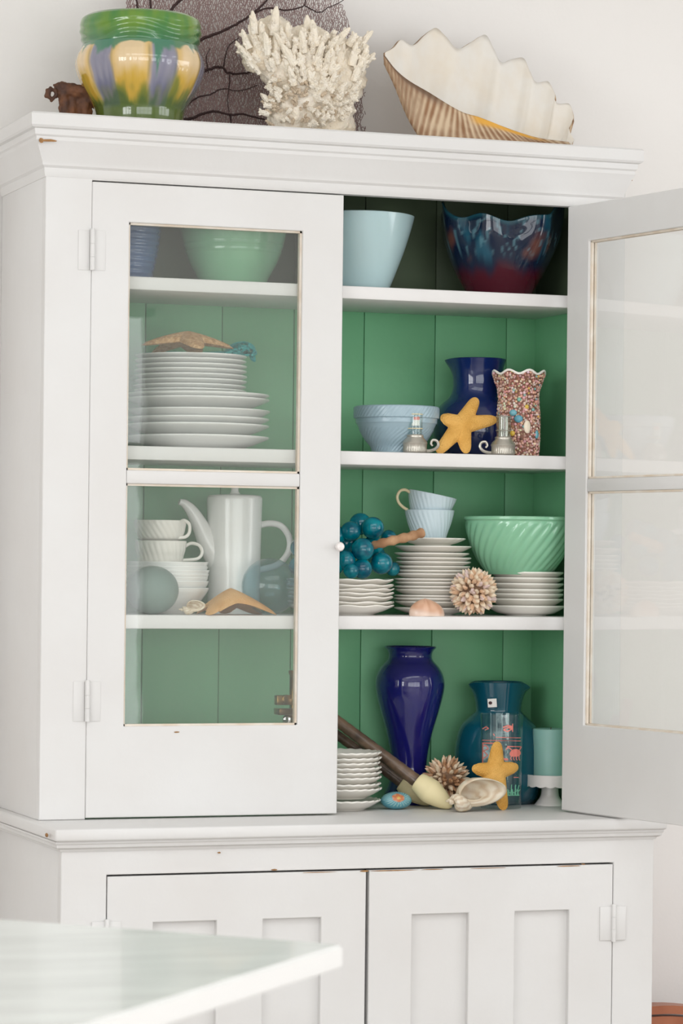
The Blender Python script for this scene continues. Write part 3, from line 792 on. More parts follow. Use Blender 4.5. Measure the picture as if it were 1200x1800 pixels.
# coffee pot
Yc = .19
X, p = prof_px(410, Yc, z3, [(44, 1080), (46, 1074), (46, 1030), (47, 960), (48.5, 890), (48.8, 878), (48, 874)], .004, .006, inner=False)
t_ = thing('coffee_pot', 'tall white porcelain coffee pot with a long spout on the third shelf', 'coffee pot', (X, Yc, z3))
part('body', G().lathe(p, 64, (X, Yc, 0)), M['china_cold'], t_)
s = mpp(X, Yc); zl = at(412, 874, Yc).z
lid = part('lid', G().lathe([(0, zl), (46 * s, zl), (47.5 * s, zl + .0015), (46 * s, zl + .003), (30 * s, zl + .0045), (10 * s, zl + .006), (7 * s, zl + .010), (6.5 * s, zl + .015), (9 * s, zl + .021), (10 * s, zl + .026), (7 * s, zl + .030), (0, zl + .031)], 48, (X, Yc, 0)), M['china_cold'], t_)
pts = spline([at(385, 985, Yc), at(366, 955, Yc), at(352, 925, Yc), at(338, 900, Yc), at(325, 886, Yc), at(315, 882, Yc)], 6)
part('spout', G().tube(pts, [s * r for r in [24 - 18.5 * min(1, (k / (len(pts) - 1)) * 1.05) ** .8 for k in range(len(pts))]], 18), M['china_cold'], t_)
pts = spline([at(452, 924, Yc), at(474, 920, Yc), at(494, 925, Yc), at(507, 942, Yc), at(509, 962, Yc), at(501, 980, Yc), at(484, 994, Yc), at(450, 1003, Yc)], 6)
part('handle', G().tube(pts, .0060, 12), M['china_cold'], t_)
# glass floats
cF = at(268, 1036, .07); rF = 44 * mpp(cF.x, .07)
solo('glass_float', G().ball((cF.x, .07, z3 + rF * .97), rF, 40, 24, (1.05, 1.0, .97)), M['frost'], 'frosted grey-green glass float at the left of the third shelf', 'glass float', (cF.x, .07, z3))
cF = at(474, 1036, .09); rF = 50 * mpp(cF.x, .09)
fl = thing('glass_float', 'clear blue glass float in front of the coffee pot handle', 'glass float', (cF.x, .09, z3))
part('globe', G().ball((cF.x, .09, z3 + rF), rF, 48, 28), M['bluefloat'], fl)
tq = Vector((cF.x, .09, z3 + rF)) + (Rt * .55 - Fw * .5 + Up * .1).normalized() * rF * .985
part('sealing_button', G().ball(tq, .008, 14, 8, (1, .6, 1)), M['bluefloat'], fl)
# arched starfish on the third shelf
cs_ = Vector((at(405, 1040, .06).x, .06, 0)); zc = at(405, 1042, .06).z
zr = z3 - zc + .006
A_ = lambda px, Y: (at(px, 1080, Y).x - cs_.x, Y - .06, zr)
g = star_flat((cs_.x, .06, zc), [A_(366, .022), A_(487, .035), A_(345, .095), A_(395, .135), A_(455, .125)], .0255, .0145, 1.2, .5)
zmn = min(v.z for v in g.v)
for q in g.v: q.z += z3 - zmn
solo('starfish', g, M['star2'], 'orange-tan starfish arched on the third shelf in front of the coffee pot', 'starfish', (cs_.x, .06, z3))

# conch generator: helico-spiral, axis along local +X, mouth turned to local -Y
def conch_g(L, W_, turns=4.2, flare=1.0, canal=.55, seed=0):
    g = G(); n, k = 120, 26; vs = []; cs = []
    for i in range(n + 1):
        th = (i / n) * turns * 2 * pi; u = i / n
        e = exp(.17 * (th - turns * 2 * pi))               # growth
        R_ = .42 * W_ * e
        fl_ = 1 + flare * .35 * sstep(.93, 1, u)
        ang = th - turns * 2 * pi                          # the lip ends arching over the mouth, towards -Y
        for j in range(k):
            a = 2 * pi * j / k
            rr = .62 * W_ * e * fl_; ax = L * e * (canal if cos(a) > 0 else .33) * .72
            rad = R_ + rr * sin(a) * .82; knob = 1 + .07 * max(0, cos(th * 3.5)) * max(0, sin(a)) ** 2
            x = -L * .5 + L * (1 - e) * .02 + L * .60 * e + ax * cos(a) * fl_
            vs.append((x, -rad * knob * sin(ang), rad * knob * cos(ang)))
            nn = fbm((x * 60, a * 2, th), 1) * .5
            c_ = mixc((.74, .64, .46), (.80, .74, .64), .5 + nn)
            if abs(sin(th * 9 + a)) > .75: c_ = mixc(c_, (.46, .28, .14), .5)
            cs.append(c_)
    fs = [(i * k + j, i * k + (j + 1) % k, (i + 1) * k + (j + 1) % k, (i + 1) * k + j) for i in range(n) for j in range(k)]
    g.add(vs, fs, cs); return g
def conch(name, c, L, W_, rz, rx, label, zb, **k):
    g = conch_g(L, W_, **k).xf(Matrix.Rotation(rz, 4, 'Z') @ Matrix.Rotation(rx, 4, 'X'))
    zmn = min(v.z for v in g.v); g.xf(Matrix.Translation((c[0], c[1], zb - zmn)))
    me_ = g
    o = solo(name, me_, M['vc_matt'], label, 'seashell', (c[0], c[1], zb))
    md = o.modifiers.new('thick', 'SOLIDIFY'); md.thickness = .0014; md.offset = -1
    return o
q = at(336, 1080, .045)
conch('small_whelk_shell', (q.x, .045), .044, .017, -.25, .3, 'small cream whelk shell between the frosted float and the arched starfish', z3, flare=.5)

# polygonal plates behind the door stile, grapes
Yg = .135; c = at(598, 1060, Yg)
zs = [at(598, y, Yg).z - .0155 for y in (1067, 1059, 1050, 1043, 1036, 1029, 1020)]; zs[0] = z3 + .0003
stack('scalloped_plate', lambda k: ('a', lambda: plate_g(.0965, .0165, foot=.62, scal=.014, nsc=10, zsc=.0011, n=100)), c.x, Yg, zs,
      lambda k, n: 'white scalloped plate under the teal glass grapes, ' + rank(k, n), 'scalloped plates under the glass grapes', M['china'])
zgr = zs[-1] + .020
gr = thing('glass_grapes', 'bunch of teal glass grapes with a driftwood stem lying on scalloped plates', 'ornament', (c.x, Yg, zgr))
random.seed(3)
gl = [(655, 928, 20, .115), (633, 921, 20, .155), (616, 934, 18, .115), (637, 966, 20.5, .085), (670, 990, 20, .10), (636, 1001, 18, .085), (683, 945, 14, .15), (607, 985, 18, .09), (617, 1004, 14, .075),
      (590, 942, 19, .13), (575, 965, 20, .11), (588, 992, 19, .10), (556, 955, 18, .13), (545, 985, 20, .12), (529, 963, 19, .14), (524, 995, 17, .13), (540, 938, 17, .16), (562, 1000, 17, .09), (655, 960, 19, .13), (608, 955, 19, .14), (660, 975, 17, .17), (690, 1000, 13, .15)]
for px, py, r, Y in gl:
    q = at(px, py, Y); rr = r * mpp(q.x, Y)
    q.z = max(q.z, zgr + rr * .9)
    part('grape', G().ball(q, rr, 24, 16, (1, 1, .98)), M['grape'], gr)
pts = spline([at(650, 960, .12), at(662, 957, .085), at(690, 950, .075), at(720, 943, .075), at(743, 936, .078)], 6)
st = part('stem', G().tube(pts, [.004 + .0045 * sin(min(1, k / 10) * pi / 2) + .0012 * sin(k * 1.7) for k in range(len(pts))], 10), M['drift2'], gr, label='driftwood stem')

# tall saucer stack with pale blue cups
Ys = .155; c = at(759, 1070, Ys); s = mpp(c.x, Ys)
ys = [1064, 1058, 1052, 1047, 1037, 1031, 1024, 1018, 1009, 1003, 996, 988, 981, 973, 961]
zs = [at(759, y, Ys).z - .0125 for y in ys]; zs[0] = z3 + .0003
for k in range(1, len(zs)): zs[k] = max(zs[k], zs[k - 1] + .0042)
stack('saucer', lambda k: ('b', lambda: plate_g(.0705, .0125, foot=.55, deep=.7, t=.0026)) if k in (4, 14) else ('a', lambda: plate_g(.0690, .0125, foot=.55, t=.0024)), c.x, Ys, zs,
      lambda k, n: 'cream white saucer in the tall stack under the blue cups, ' + rank(k, n + 1) if k < n - 1 else 'cream white saucer in the tall stack under the blue cups, second from the top', 'saucers in the tall stack', M['china'], jit=.0025)
zq = max(at(759, 947, Ys).z - .0125, zs[-1] + .006)
ssr = solo('saucer', plate_g(.0600, .0125, foot=.55, t=.0024, scal=.012, nsc=20, n=120).xf(Matrix.Translation((c.x, Ys, zq))), M['china'], 'scalloped saucer on top of the tall stack, directly under the blue cups', 'plate', (c.x, Ys, zq), 'saucers in the tall stack')
zq2 = zq + .0042
cup('tea_cup', 754, Ys, zq2, [(27, 948), (31, 940), (38, 920), (44, 897)], M['bluecup'], 'pale blue swirled cup standing upright on the tall saucer stack', [(748, 905), (738, 902), (732, 912), (738, 925), (748, 930)], 30, .016, .45, group='pale blue swirled cups',
    hdir=lambda x, y: at(x + 25, y, Ys) + Fw * .036, hr=.0026)
zu = at(759, 902, Ys).z
cup('tea_cup', 751, Ys, zu - .010, [(24, 916), (31, 906), (38, 888), (43.5, 868)], M['bluecup'], 'pale blue swirled cup tilted inside the other, gilt handle to the left', [(721, 866), (712, 861), (703, 863), (698, 873), (701, 884), (709, 892), (716, 896)], 30, .016, .45, handle_mt=M['gilt'], group='pale blue swirled cups', tilt=radians(-11), hr=.0027)
# right stack of plates with jadeite bowl
Yj = .135; c = at(924, 1070, Yj)
zs = [at(924, y, Yj).z - .0155 for y in (1063, 1054, 1045, 1037, 1027, 1017, 1007)]; zs[0] = z3 + .0003
stack('bread_plate', lambda k: ('a', lambda: plate_g(.0735, .0175, foot=.52, deep=.75)) if k == 0 else ('b', lambda: plate_g(.0690, .0160, foot=.55, deep=.8, t=.0032)), c.x, Yj, zs,
      lambda k, n: 'cream plate under the jadeite swirl bowl, ' + rank(k, n), 'plates under the jadeite bowl', M['china'])
zj = zs[-1] + .0125
X, p = prof_px(912, Yj, zj, [(56, 1008), (62, 1002), (78, 978), (89, 950), (95, 925), (96, 917), (98.5, 914), (98.5, 910)], .005, .006)
p = dense(p, 2); half = p.index(max(p, key=lambda q: q[1])); zt = max(z for r, z in p)
sw = swirl(30, .014, -.7, zj + .004, zt - .010, .1)
solo('swirl_bowl', G().lathe(p, 210, (X, Yj, 0), lambda t, i, z: sw(t, i, z) if i < half else 1), M['jade'], 'jadeite green swirl mixing bowl standing on cream plates', 'bowl', (X, Yj, zj))
# half clam shell, peach
q = at(750, 1081, .045); s = mpp(q.x, .045); g = G(); n, k = 40, 14; vs = []; cs = []
for i in range(k + 1):
    h_ = i / k; r = max(1 - h_ ** 2.5, 0) ** .75
    for j in range(n):
        t = 2 * pi * j / n
        x = 32.5 * s * r * cos(t) - 4 * s * h_ + (3 * s * r if cos(t) > .3 else 0) * h_; y = .021 * r * sin(t)
        z = 31 * s * h_
        vs.append((q.x + x, .045 + y, z3 + z))
        b = .5 + .5 * sin(9 * atan2(x + 4 * s, 34 * s - z)) ; st_ = fbm((x * 90, z * 30, 1), 1)
        cs.append(mixc(mixc((.66, .40, .27), (.47, .22, .12), b * .5 + st_ * .5), (.74, .60, .50), .75 * sstep(.35, .05, h_ + x * 6) + .6 * sstep(18 * s, 27 * s, x)))
g.add(vs, [(i * n + j, i * n + (j + 1) % n, (i + 1) * n + (j + 1) % n, (i + 1) * n + j) for i in range(k) for j in range(n)] + [tuple(range(n))[::-1]], cs)
solo('clam_shell', g, M['vc_satin'], 'peach brown striped clam shell lying in front of the tall saucer stack', 'seashell', (q.x, .045, z3))

# spiky balls of shells
def tipmesh(nm, mt, l, w, sl):
    g = G(); prof = [(0, 0), (.45 * w, .08 * l), (w, .38 * l), (.86 * w, .6 * l), (.5 * w, .83 * l), (0, l)]
    g.lathe(prof, 8, rmod=lambda t, i, z: (1 - sl * exp(-((((t + pi) % (2 * pi)) - pi) / .5) ** 2)) * (1 + .25 * abs(sin(t))), cap=False)
    return mesh('shell_tip', g, mt, True)
def spiky(c, R, zb, n, l, w, mats, label, name='shell_ball'):
    b_ = thing(name, label, 'shell ball', (c[0], c[1], zb))
    cen = Vector((c[0], c[1], zb + R))
    part('core', G().ball(cen, R * .66, 20, 14), M['core'], b_)
    vars_ = [tipmesh('shell', M[k], l, w, .45) for k in mats] + [tipmesh('shell', M[mats[0]], l * .9, w * 1.2, .5)]
    ga = pi * (3 - sqrt(5))
    for i in range(n):
        zz = 1 - 2 * (i + .5) / n; r = sqrt(1 - zz * zz); a = ga * i
        d = Vector((r * cos(a), r * sin(a), zz)); d = (d + Vector((random.uniform(-.16, .16) for _ in range(3)))).normalized()
        o = bpy.data.objects.new('shell', random.choice(vars_)); COL.objects.link(o); o.parent = b_
        sc = random.uniform(.85, 1.08)
        d2 = d; start = cen + d2 * (R - l * sc * .98)
        if start.z + d2.z * l * sc < zb: sc *= .8
        o.location = start - Vector(b_.location); o.rotation_euler = (d2.to_track_quat('Z', 'Y') @ Matrix.Rotation(random.uniform(0, 6.28), 3, 'Z').to_quaternion()).to_euler(); o.scale = (sc,) * 3
    return b_
random.seed(21)
q = at(832, 1040, .055); spiky((q.x, .055), .0445, z3, 190, .021, .0046, ['shell_a', 'shell_b', 'shell_c', 'shell_b'], 'spiky ball of peach and mauve shells on the third shelf')

# ------------------------------------------------------------------ row 4 (bottom bay, on the base top)
z4 = ROW[3]
X, p = prof_px(718, .222, z4, [(42, 1400), (43, 1394), (35, 1375), (31, 1352), (33, 1325), (40, 1290), (50, 1255), (58, 1225), (61, 1203), (58, 1185), (50, 1171), (41, 1161), (38, 1153), (40, 1145), (45, 1139), (46.5, 1137)], .004, .01)
solo('tall_vase', G().lathe(p, 72, (X, .222, 0)), M['cobalt'], 'tall glossy cobalt blue baluster vase in the bottom bay', 'vase', (X, .222, z4))
Yp = .115; c = at(597, 1410, Yp)
ys = [1394, 1386, 1377.5, 1366, 1357.5, 1349, 1340.5, 1332, 1323]
zs = [at(597, y, Yp).z - .0165 for y in ys]; zs[0] = z4 + .0003
for k in range(1, len(zs)): zs[k] = max(zs[k], zs[k - 1] + .0045)
stack('dessert_plate', lambda k: ('a', lambda: plate_g(.0735, .0175, foot=.6, scal=.010, nsc=24, zsc=.0006, n=144, t=.0036)), c.x, Yp, zs,
      lambda k, n: 'cream fluted plate in the bottom bay beside the brushes, ' + rank(k, n), 'fluted plates in the bottom bay', M['china'], jit=.002)
# teal carafe with two lips
Xc, tc_ = carafe('glass_carafe', 874, .206, z4, [(60, 1410), (70, 1400), (76, 1375), (77, 1340), (75, 1305), (66, 1276), (50, 1260), (41, 1251), (40, 1244), (43, 1225), (46, 1208), (47, 1202), (47.5, 1199)], M['teal'],
       'wide dark teal glass carafe with flared lips and a paper sticker', [(pi - YAW, .30, .13, -.004), (-YAW, .30, .17, -.009)])
# sticker on it
def cyl_patch(X, Y, R_, cx, poly, lift=.0006):
    """flat print: pixel polygon wrapped on an upright cylinder"""
    vs = []
    for px, py in poly:
        dx = (px - cx) * mpp(X, Y); a = math.asin(max(-.98, min(.98, dx / R_))); d = -Fw * cos(a) + Rt * sin(a)
        q = at(px, py, Y - R_ * cos(a)); vs.append(Vector((X, Y, q.z)) + d * (R_ + lift))
    return vs
def patch(X, Y, R_, cx, polys, lift=.0006):
    g = G()
    for pl in polys: g.add(cyl_patch(X, Y, R_, cx, pl, lift), [tuple(range(len(pl)))])
    return g
def thick(o, t):
    md = o.modifiers.new('t', 'SOLIDIFY'); md.thickness = t; md.offset = 1
sR = 43.5 * mpp(Xc, .2)
o = solo('paper_sticker', patch(Xc, .2, sR, 874, [[(851, 1229), (866, 1228), (867, 1243), (852, 1244)]], .0012), M['label'], 'small white paper sticker on the neck of the teal carafe', 'sticker', tuple(at(858, 1237, .16)), smooth=False); thick(o, .0003)
d_ = [(856 + 3 * cos(2 * pi * k / 10), 1236 + 3 * sin(2 * pi * k / 10)) for k in range(10)]
o2 = part('printed_dot', patch(Xc, .2, sR, 874, [d_], .0018), M['ink'], o, smooth=False); thick(o2, .0002)
# printed tumbler
Yt = .090; Xt = at(880, 1410, Yt).x; s = mpp(Xt, Yt); zt = at(880, 1255, Yt).z; rb, rt = 34.5 * s, 37.5 * s
tb = thing('printed_tumbler', 'tall clear glass tumbler with coral red and green sea-life prints', 'glass', (Xt, Yt, z4))
part('glass', G().lathe([(0, z4), (rb, z4), (rb + .001, z4 + .002), (rt, zt), (rt - .0008, zt + .0008), (rt - .0018, zt), (rb - .001, z4 + .010), (0, z4 + .009)], 64, (Xt, Yt, 0)), M['clear'], tb)
def rline(x0, x1, y, h, n=8): return [(x0 + (x1 - x0) * k / n, y - h / 2) for k in range(n + 1)] + [(x1 + (x0 - x1) * k / n, y + h / 2) for k in range(n + 1)]
def ell(cx, cy_, rx, ry, n=14): return [(cx + rx * cos(2 * pi * k / n), cy_ + ry * sin(2 * pi * k / n)) for k in range(n)]
def stroke(pts, w):
    o = []
    for (x0, y0_), (x1, y1_) in zip(pts[:-1], pts[1:]):
        L_ = max(sqrt((x1 - x0) ** 2 + (y1_ - y0_) ** 2), 1e-6); nx, ny = -(y1_ - y0_) / L_ * w / 2, (x1 - x0) / L_ * w / 2
        o.append([(x0 + nx, y0_ + ny), (x1 + nx, y1_ + ny), (x1 - nx, y1_ - ny), (x0 - nx, y0_ - ny)])
    return o
RP = 37 * s
reds = [rline(868, 912, 1296.5, 1.2), rline(846, 912, 1302, 1.2), rline(846, 870, 1307, 2), rline(888, 913, 1312, 1.5)]
reds += [ell(903, 1323, 9.5, 7), ell(897, 1325, 5, 5)]
for k in range(4): reds += stroke([(896 + k * 4.5, 1327), (894 + k * 5, 1333), (896 + k * 5, 1336)], 1.4)
reds += stroke([(896, 1318), (889, 1313), (886, 1318)], 1.6) + stroke([(910, 1318), (913.5, 1312)], 1.6) + [ell(885, 1334, 5, 1.2, 10)] + stroke([(880, 1330), (884, 1336), (890, 1336)], 1.4)
reds += stroke([(846, 1282), (852, 1278), (856, 1281), (850, 1284)], 1.5) + stroke([(880, 1279), (890, 1275), (896, 1281), (888, 1286), (881, 1283), (895, 1276)], 2.2) + [ell(893, 1278, 4, 3)] + stroke([(897, 1272), (897, 1286)], 1.5) + stroke([(866, 1294), (864, 1290)], 1.5)
reds += stroke([(846, 1313), (852, 1311), (856, 1317), (848, 1321), (855, 1328), (847, 1335)], 1.6) + stroke([(847, 1307), (847, 1345)], 1.4) + stroke([(900, 1366), (909, 1366)], 1.2)
o = part('red_print', patch(Xt, Yt, RP, 880, reds, .0005), M['red'], tb, smooth=False, kind='stuff', label='coral red crab and lobster print'); thick(o, .0002)
grn = []
random.seed(4)
for k in range(9):
    x0 = 890 + k * 2.4; h = random.uniform(8, 20)
    grn += stroke([(x0, 1398), (x0 + random.uniform(-2, 2), 1398 - h * .5), (x0 + random.uniform(-3, 3), 1398 - h)], 1.6)
    grn += stroke([(x0, 1398 - h * .4), (x0 + 3, 1398 - h * .6)], 1.3)
grn += stroke([(888, 1398), (911, 1397)], 2)
o = part('green_print', patch(Xt, Yt, 35.6 * s, 880, grn, .0005), M['greenprint'], tb, smooth=False, kind='stuff', label='green seaweed print'); thick(o, .0002)
# yellow starfish 2
g, zm_ = star_px('s', (870, 1352), [(874, 1299), (911, 1343), (886, 1420), (842, 1412), (829, 1346)], .041, .12, .011, 15.2, '', '', None)
for q in g.v: q.z += z4 - zm_
solo('starfish', g, M['star'], 'yellow starfish leaning on the printed tumbler in the bottom bay', 'starfish', (at(870, 1418, .06).x, .06, z4))
# candle on a stand
Yk = .135; Xk = at(966, 1400, Yk).x; s = mpp(Xk, Yk); zpl = at(966, 1363, Yk).z
sd = thing('cake_stand', 'small white pedestal stand with a scalloped skirt holding the green candle', 'stand', (Xk, Yk, z4))
def sk(t, i, z): return 1 + .012 * cos(16 * t)
part('plate', G().lathe([(0, zpl - .006), (40 * s, zpl - .006), (43 * s, zpl - .018), (45 * s, zpl - .018), (45.5 * s, zpl - .003), (46 * s, zpl + .002), (44.5 * s, zpl + .0025), (43 * s, zpl), (0, zpl)], 96, (Xk, Yk, 0), zmod=lambda t, i, z: -.0025 * abs(cos(8 * t)) if z < zpl - .01 else 0), M['stand'], sd)
part('pedestal', G().lathe([(0, z4)] + sp2([(27 * s, z4), (26 * s, z4 + .002), (19 * s, z4 + .012), (15.5 * s, z4 + .022), (14.5 * s, zpl - .006)], 5) + [(0, zpl - .0061)], 40, (Xk, Yk, 0)), M['stand'], sd)
cn = thing('pillar_candle', 'sea green pillar candle standing on the small white stand', 'candle', (Xk, Yk, zpl))
zct = at(966, 1281, Yk).z
part('wax', G().lathe([(0, zpl + .0004), (30 * s, zpl + .0004), (31 * s, zpl + .0015), (31 * s, zct - .002), (30 * s, zct), (26 * s, zct - .0005), (12 * s, zct - .003), (0, zct - .004)], 48, (Xk, Yk, 0)), M['candle'], cn)
part('wick', G().tube([(Xk, Yk, zct - .005), (Xk + .001, Yk, zct + .003)], .0008, 6), M['wick'], cn)
# brushes
def brush(tip, end, bl, br, hr, label):
    tip = Vector(tip); end = Vector(end); ax = (end - tip).normalized(); L_ = (end - tip).length
    B_ = thing('calligraphy_brush', label, 'brush', tuple(tip), 'large brushes with horn handles')
    part('bristles', G().lathe(sp2([(0, 0), (br * .30, bl * .06), (br * .66, bl * .25), (br, bl * .58), (br * .97, bl * .75), (br * .80, bl), (br * .6, bl * 1.01)], 5), 28, tip, axis=ax), M['bristle'], B_, label='cream bristle tip')
    ph = [(hr * .98, bl * .98), (hr * 1.05, bl * 1.02)]
    n = 40
    for k in range(n + 1):
        u = k / n; ph.append((hr * (1.0 - .15 * u) * (1 + .05 * sin(k * 2.1) * .6), bl * 1.04 + (L_ - bl * 1.04) * u))
    ph.append((0, L_ + .002))
    part('handle', G().lathe(ph, 18, tip, axis=ax), M['handle'], B_)
a_ = at(794, 1414, .07); s = mpp(a_.x, .07)
a_.z = z4 + .004
brush(a_, at(560, 1243, .222), 76 * s, 22 * s, 11.5 * s, 'front calligraphy brush with the larger cream tip, leaning on the fluted plates')
a_ = at(757, 1408, .145); a_.z = z4 + .004
brush(a_, at(566, 1272, .24), 64 * s, 19 * s, 9.5 * s, 'rear calligraphy brush, half hidden behind the front brush')
# painted stone
q = at(696, 1415, .10); s = mpp(q.x, .10)
def stc(v):
    x, y, z = v.x / (28 * s), v.y / .022, v.z / (15.5 * s)
    r = sqrt((x + .10) ** 2 + (z - .38) ** 2 * .75); a = atan2(z - .38, x + .1)
    if r < .40:
        pet = r * (1 + .25 * cos(6 * a)); return (.55, .17, .06) if pet < .34 and pet > .12 else ((.62, .42, .10) if pet <= .12 else (.50, .30, .2))
    ray_ = sin(a * 26); return mixc((.10, .33, .40), (.42, .58, .54), sstep(.3, .9, ray_) * sstep(.42, .5, r) * (1 - sstep(.8, .95, r)))
g = G().ball((0, 0, 0), 1, 96, 64, (28 * s, .022, 15.5 * s), colf=stc).xf(Matrix.Translation((q.x, .10, z4 + 15.5 * s)))
solo('painted_stone', g, M['vc_satin'], 'small oval stone painted turquoise with an orange-brown flower', 'stone', (q.x, .10, z4))
# second spiky ball
q = at(784, 1352, .14); spiky((q.x, .14), .0455, z4 + .004, 190, .024, .0038, ['shell_d', 'shell_b', 'shell_a', 'shell_b'], 'spiky ball of brown striped shells behind the cream conch')
bpy.context.view_layer.update()
# conch
q = at(828, 1418, .012)
conch('conch_shell', (q.x, .016), .104, .040, .10, .50, 'cream conch shell with an open mouth lying in front of the yellow starfish', z4, flare=1.2)
# brass instrument
Ym = .12; Xm = at(512, 1270, Ym).x; s = mpp(Xm, Ym)
br = thing('brass_microscope', 'small aged brass microscope at the foot of the left door glass', 'microscope', (Xm, Ym, z4))
zz = lambda y: at(518, y, Ym).z
part('base', G().lathe([(0, z4), (.026, z4), (.027, z4 + .004), (.022, z4 + .008), (.010, z4 + .014), (.008, z4 + .03), (0, z4 + .03)], 36, (Xm + .012, Ym, 0)), M['brass'], br)
part('pillar', G().lathe([(.007, z4 + .02), (.007, zz(1262)), (.009, zz(1260)), (.009, zz(1254)), (.006, zz(1252)), (.006, zz(1222))], 20, (Xm + .004, Ym, 0)), M['brass'], br)
part('tube', G().lathe([(.008, zz(1228)), (.008, zz(1186)), (.0095, zz(1184)), (.0100, zz(1179)), (.0085, zz(1178)), (0, zz(1178))], 24, (Xm, Ym - .012, 0)), M['brass'], br)
x0 = at(484, 1230, Ym).x
part('focus_arm', G().box(x0, Xm + .02, Ym - .008, Ym + .008, zz(1239), zz(1222), .002).lathe([(.0085, -.004), (.0085, .004), (.005, .005), (0, .005)], 16, (x0 + .018, Ym - .008, zz(1229)), axis=(0, -1, 0)), M['brass'], br)
part('stage', G().box(x0 + .001, Xm + .02, Ym - .02, Ym + .012, zz(1256), zz(1245), .0015), M['brass'], br)
part('mirror', G().ball(at(504, 1265, Ym - .01), .0085, 16, 10, (1, .5, 1)), mat('mirror_glass', (.8, .8, .8), .08, metal=1), br)

# ------------------------------------------------------------------ on top of the hutch
# majolica jardiniere
Yj = .13
X, p = prof_px(245, Yj, ZTOP, [(76, 214), (78, 200), (84, 185), (100, 158), (111, 132), (114, 116), (111, 102), (104, 88), (102, 80), (104, 72), (106, 60), (106.5, 48), (104, 38), (100, 34)], .007, .01, n=5)
p = dense(p, 2); zt = max(z for r, z in p); zsh = at(245, 84, Yj).z; half = p.index(max(p, key=lambda q: q[1]))
TH0 = atan2(-Fw.y, -Fw.x)        # the side that faces the viewer
def petal(t):                    # 0 in the middle of a yellow panel, 1 in the middle of a blue one
    return .5 - .5 * cos(6 * (t - TH0 + .08))
def jr(t, i, z):
    if i > half: return 1
    r = 1
    if z < zsh:
        u = sstep(0, .02, zsh - z) * (1 - sstep(.085, .115, zsh - z)); r += .028 * u * (.5 - petal(t))
        r += .005 * u * sin(42 * t + 6 * sin(3 * t))
    else:
        r += .012 * sin((z - zsh) * 420 + 3 * sin(4 * t)) * (1 - sstep(zt - .025, zt - .01, z)) * .8
    return r
def jc(t, i, z):
    if i > half: return (.30, .36, .10)
    d = zsh - z; n_ = fbm((cos(t) * 3, sin(t) * 3, z * 12), 1.3)
    if d < 0:
        return mixc(mixc((.05, .20, .04), (.14, .27, .03), .5 + n_), (.03, .16, .08), sstep(-.03, 0, d) * .7)
    ln = .5 + .5 * sin(44 * t + 7 * sin(3 * t) + d * 60)
    pq = petal(t) + n_ * .16
    c = mixc((.66, .45, .17), (.25, .245, .31), sstep(.54, .70, pq))
    c = mixc(c, (.72, .55, .33), (1 - sstep(.2, .5, pq)) * (1 - sstep(.035, .065, d)))
    c = mixc(c, (.56, .35, .03), (1 - sstep(.4, .62, pq)) * sstep(.04, .07, d + n_ * .03) * .85)
    c = mixc(c, (.10, .11, .20), sstep(.62, .85, pq) * (.25 * ln + sstep(.05, .095, d) * .7))
    c = mixc(c, (.20, .21, .03), sstep(.066, .096, d + n_ * .045) * (1 - .6 * sstep(.55, .8, pq)))
    c = mixc(c, (.035, .10, .03), sstep(.088, .108, d + n_ * .03) * .7)
    edge_ = exp(-((petal(t) - .60) / .05) ** 2) * sstep(.004, .02, d) * (1 - sstep(.06, .09, d))
    c = mixc(c, (.06, .09, .06), .55 * edge_)
    drip = .005 + .030 * petal(t) * max(0, n_ + .62) + .058 * max(0, cos(9 * (t - TH0 - .34))) ** 16 * (1 if abs(((t - TH0 - .34 + pi) % (2 * pi)) - pi) < .3 else .25)
    c = mixc(c, (.045, .20, .11), (1 - sstep(drip * .6, drip * 1.1, d)) * .92)
    return mixc(c, (.08, .13, .02), sstep(.108, .118, d))
solo('jardiniere', G().lathe(dense(p, 2), 180, (X, Yj, 0), lambda t, i, z: jr(t, i // 2, z), colf=lambda t, i, z: jc(t, i // 2, z)), M['vc_gloss'],
     'glazed majolica jardiniere in green, yellow and violet on top of the hutch', 'planter', (X, Yj, ZTOP))
# remeshed lump
def lump(name, g, mt, voxel, disp=0, dsc=40, seed=0):
    me = mesh(name, g, mt); o = bpy.data.objects.new('tmp', me); COL.objects.link(o)
    r = o.modifiers.new('r', 'REMESH'); r.mode = 'VOXEL'; r.voxel_size = voxel; r.use_smooth_shade = True
    sm = o.modifiers.new('s', 'SMOOTH'); sm.iterations = 2
    dg = bpy.context.evaluated_depsgraph_get(); e = bpy.data.meshes.new_from_object(o.evaluated_get(dg))
    bpy.data.objects.remove(o)
    g2 = G()
    nv = len(e.vertices); co = [v.co.copy() for v in e.vertices]; no = [v.normal.copy() for v in e.vertices]
    if disp: co = [c + n * disp * noise.fractal((c + Vector((seed, 0, 0))) * dsc, 1, 2, 3) for c, n in zip(co, no)]
    g2.add(co, [tuple(f.vertices) for f in e.polygons]); bpy.data.meshes.remove(e)
    return g2
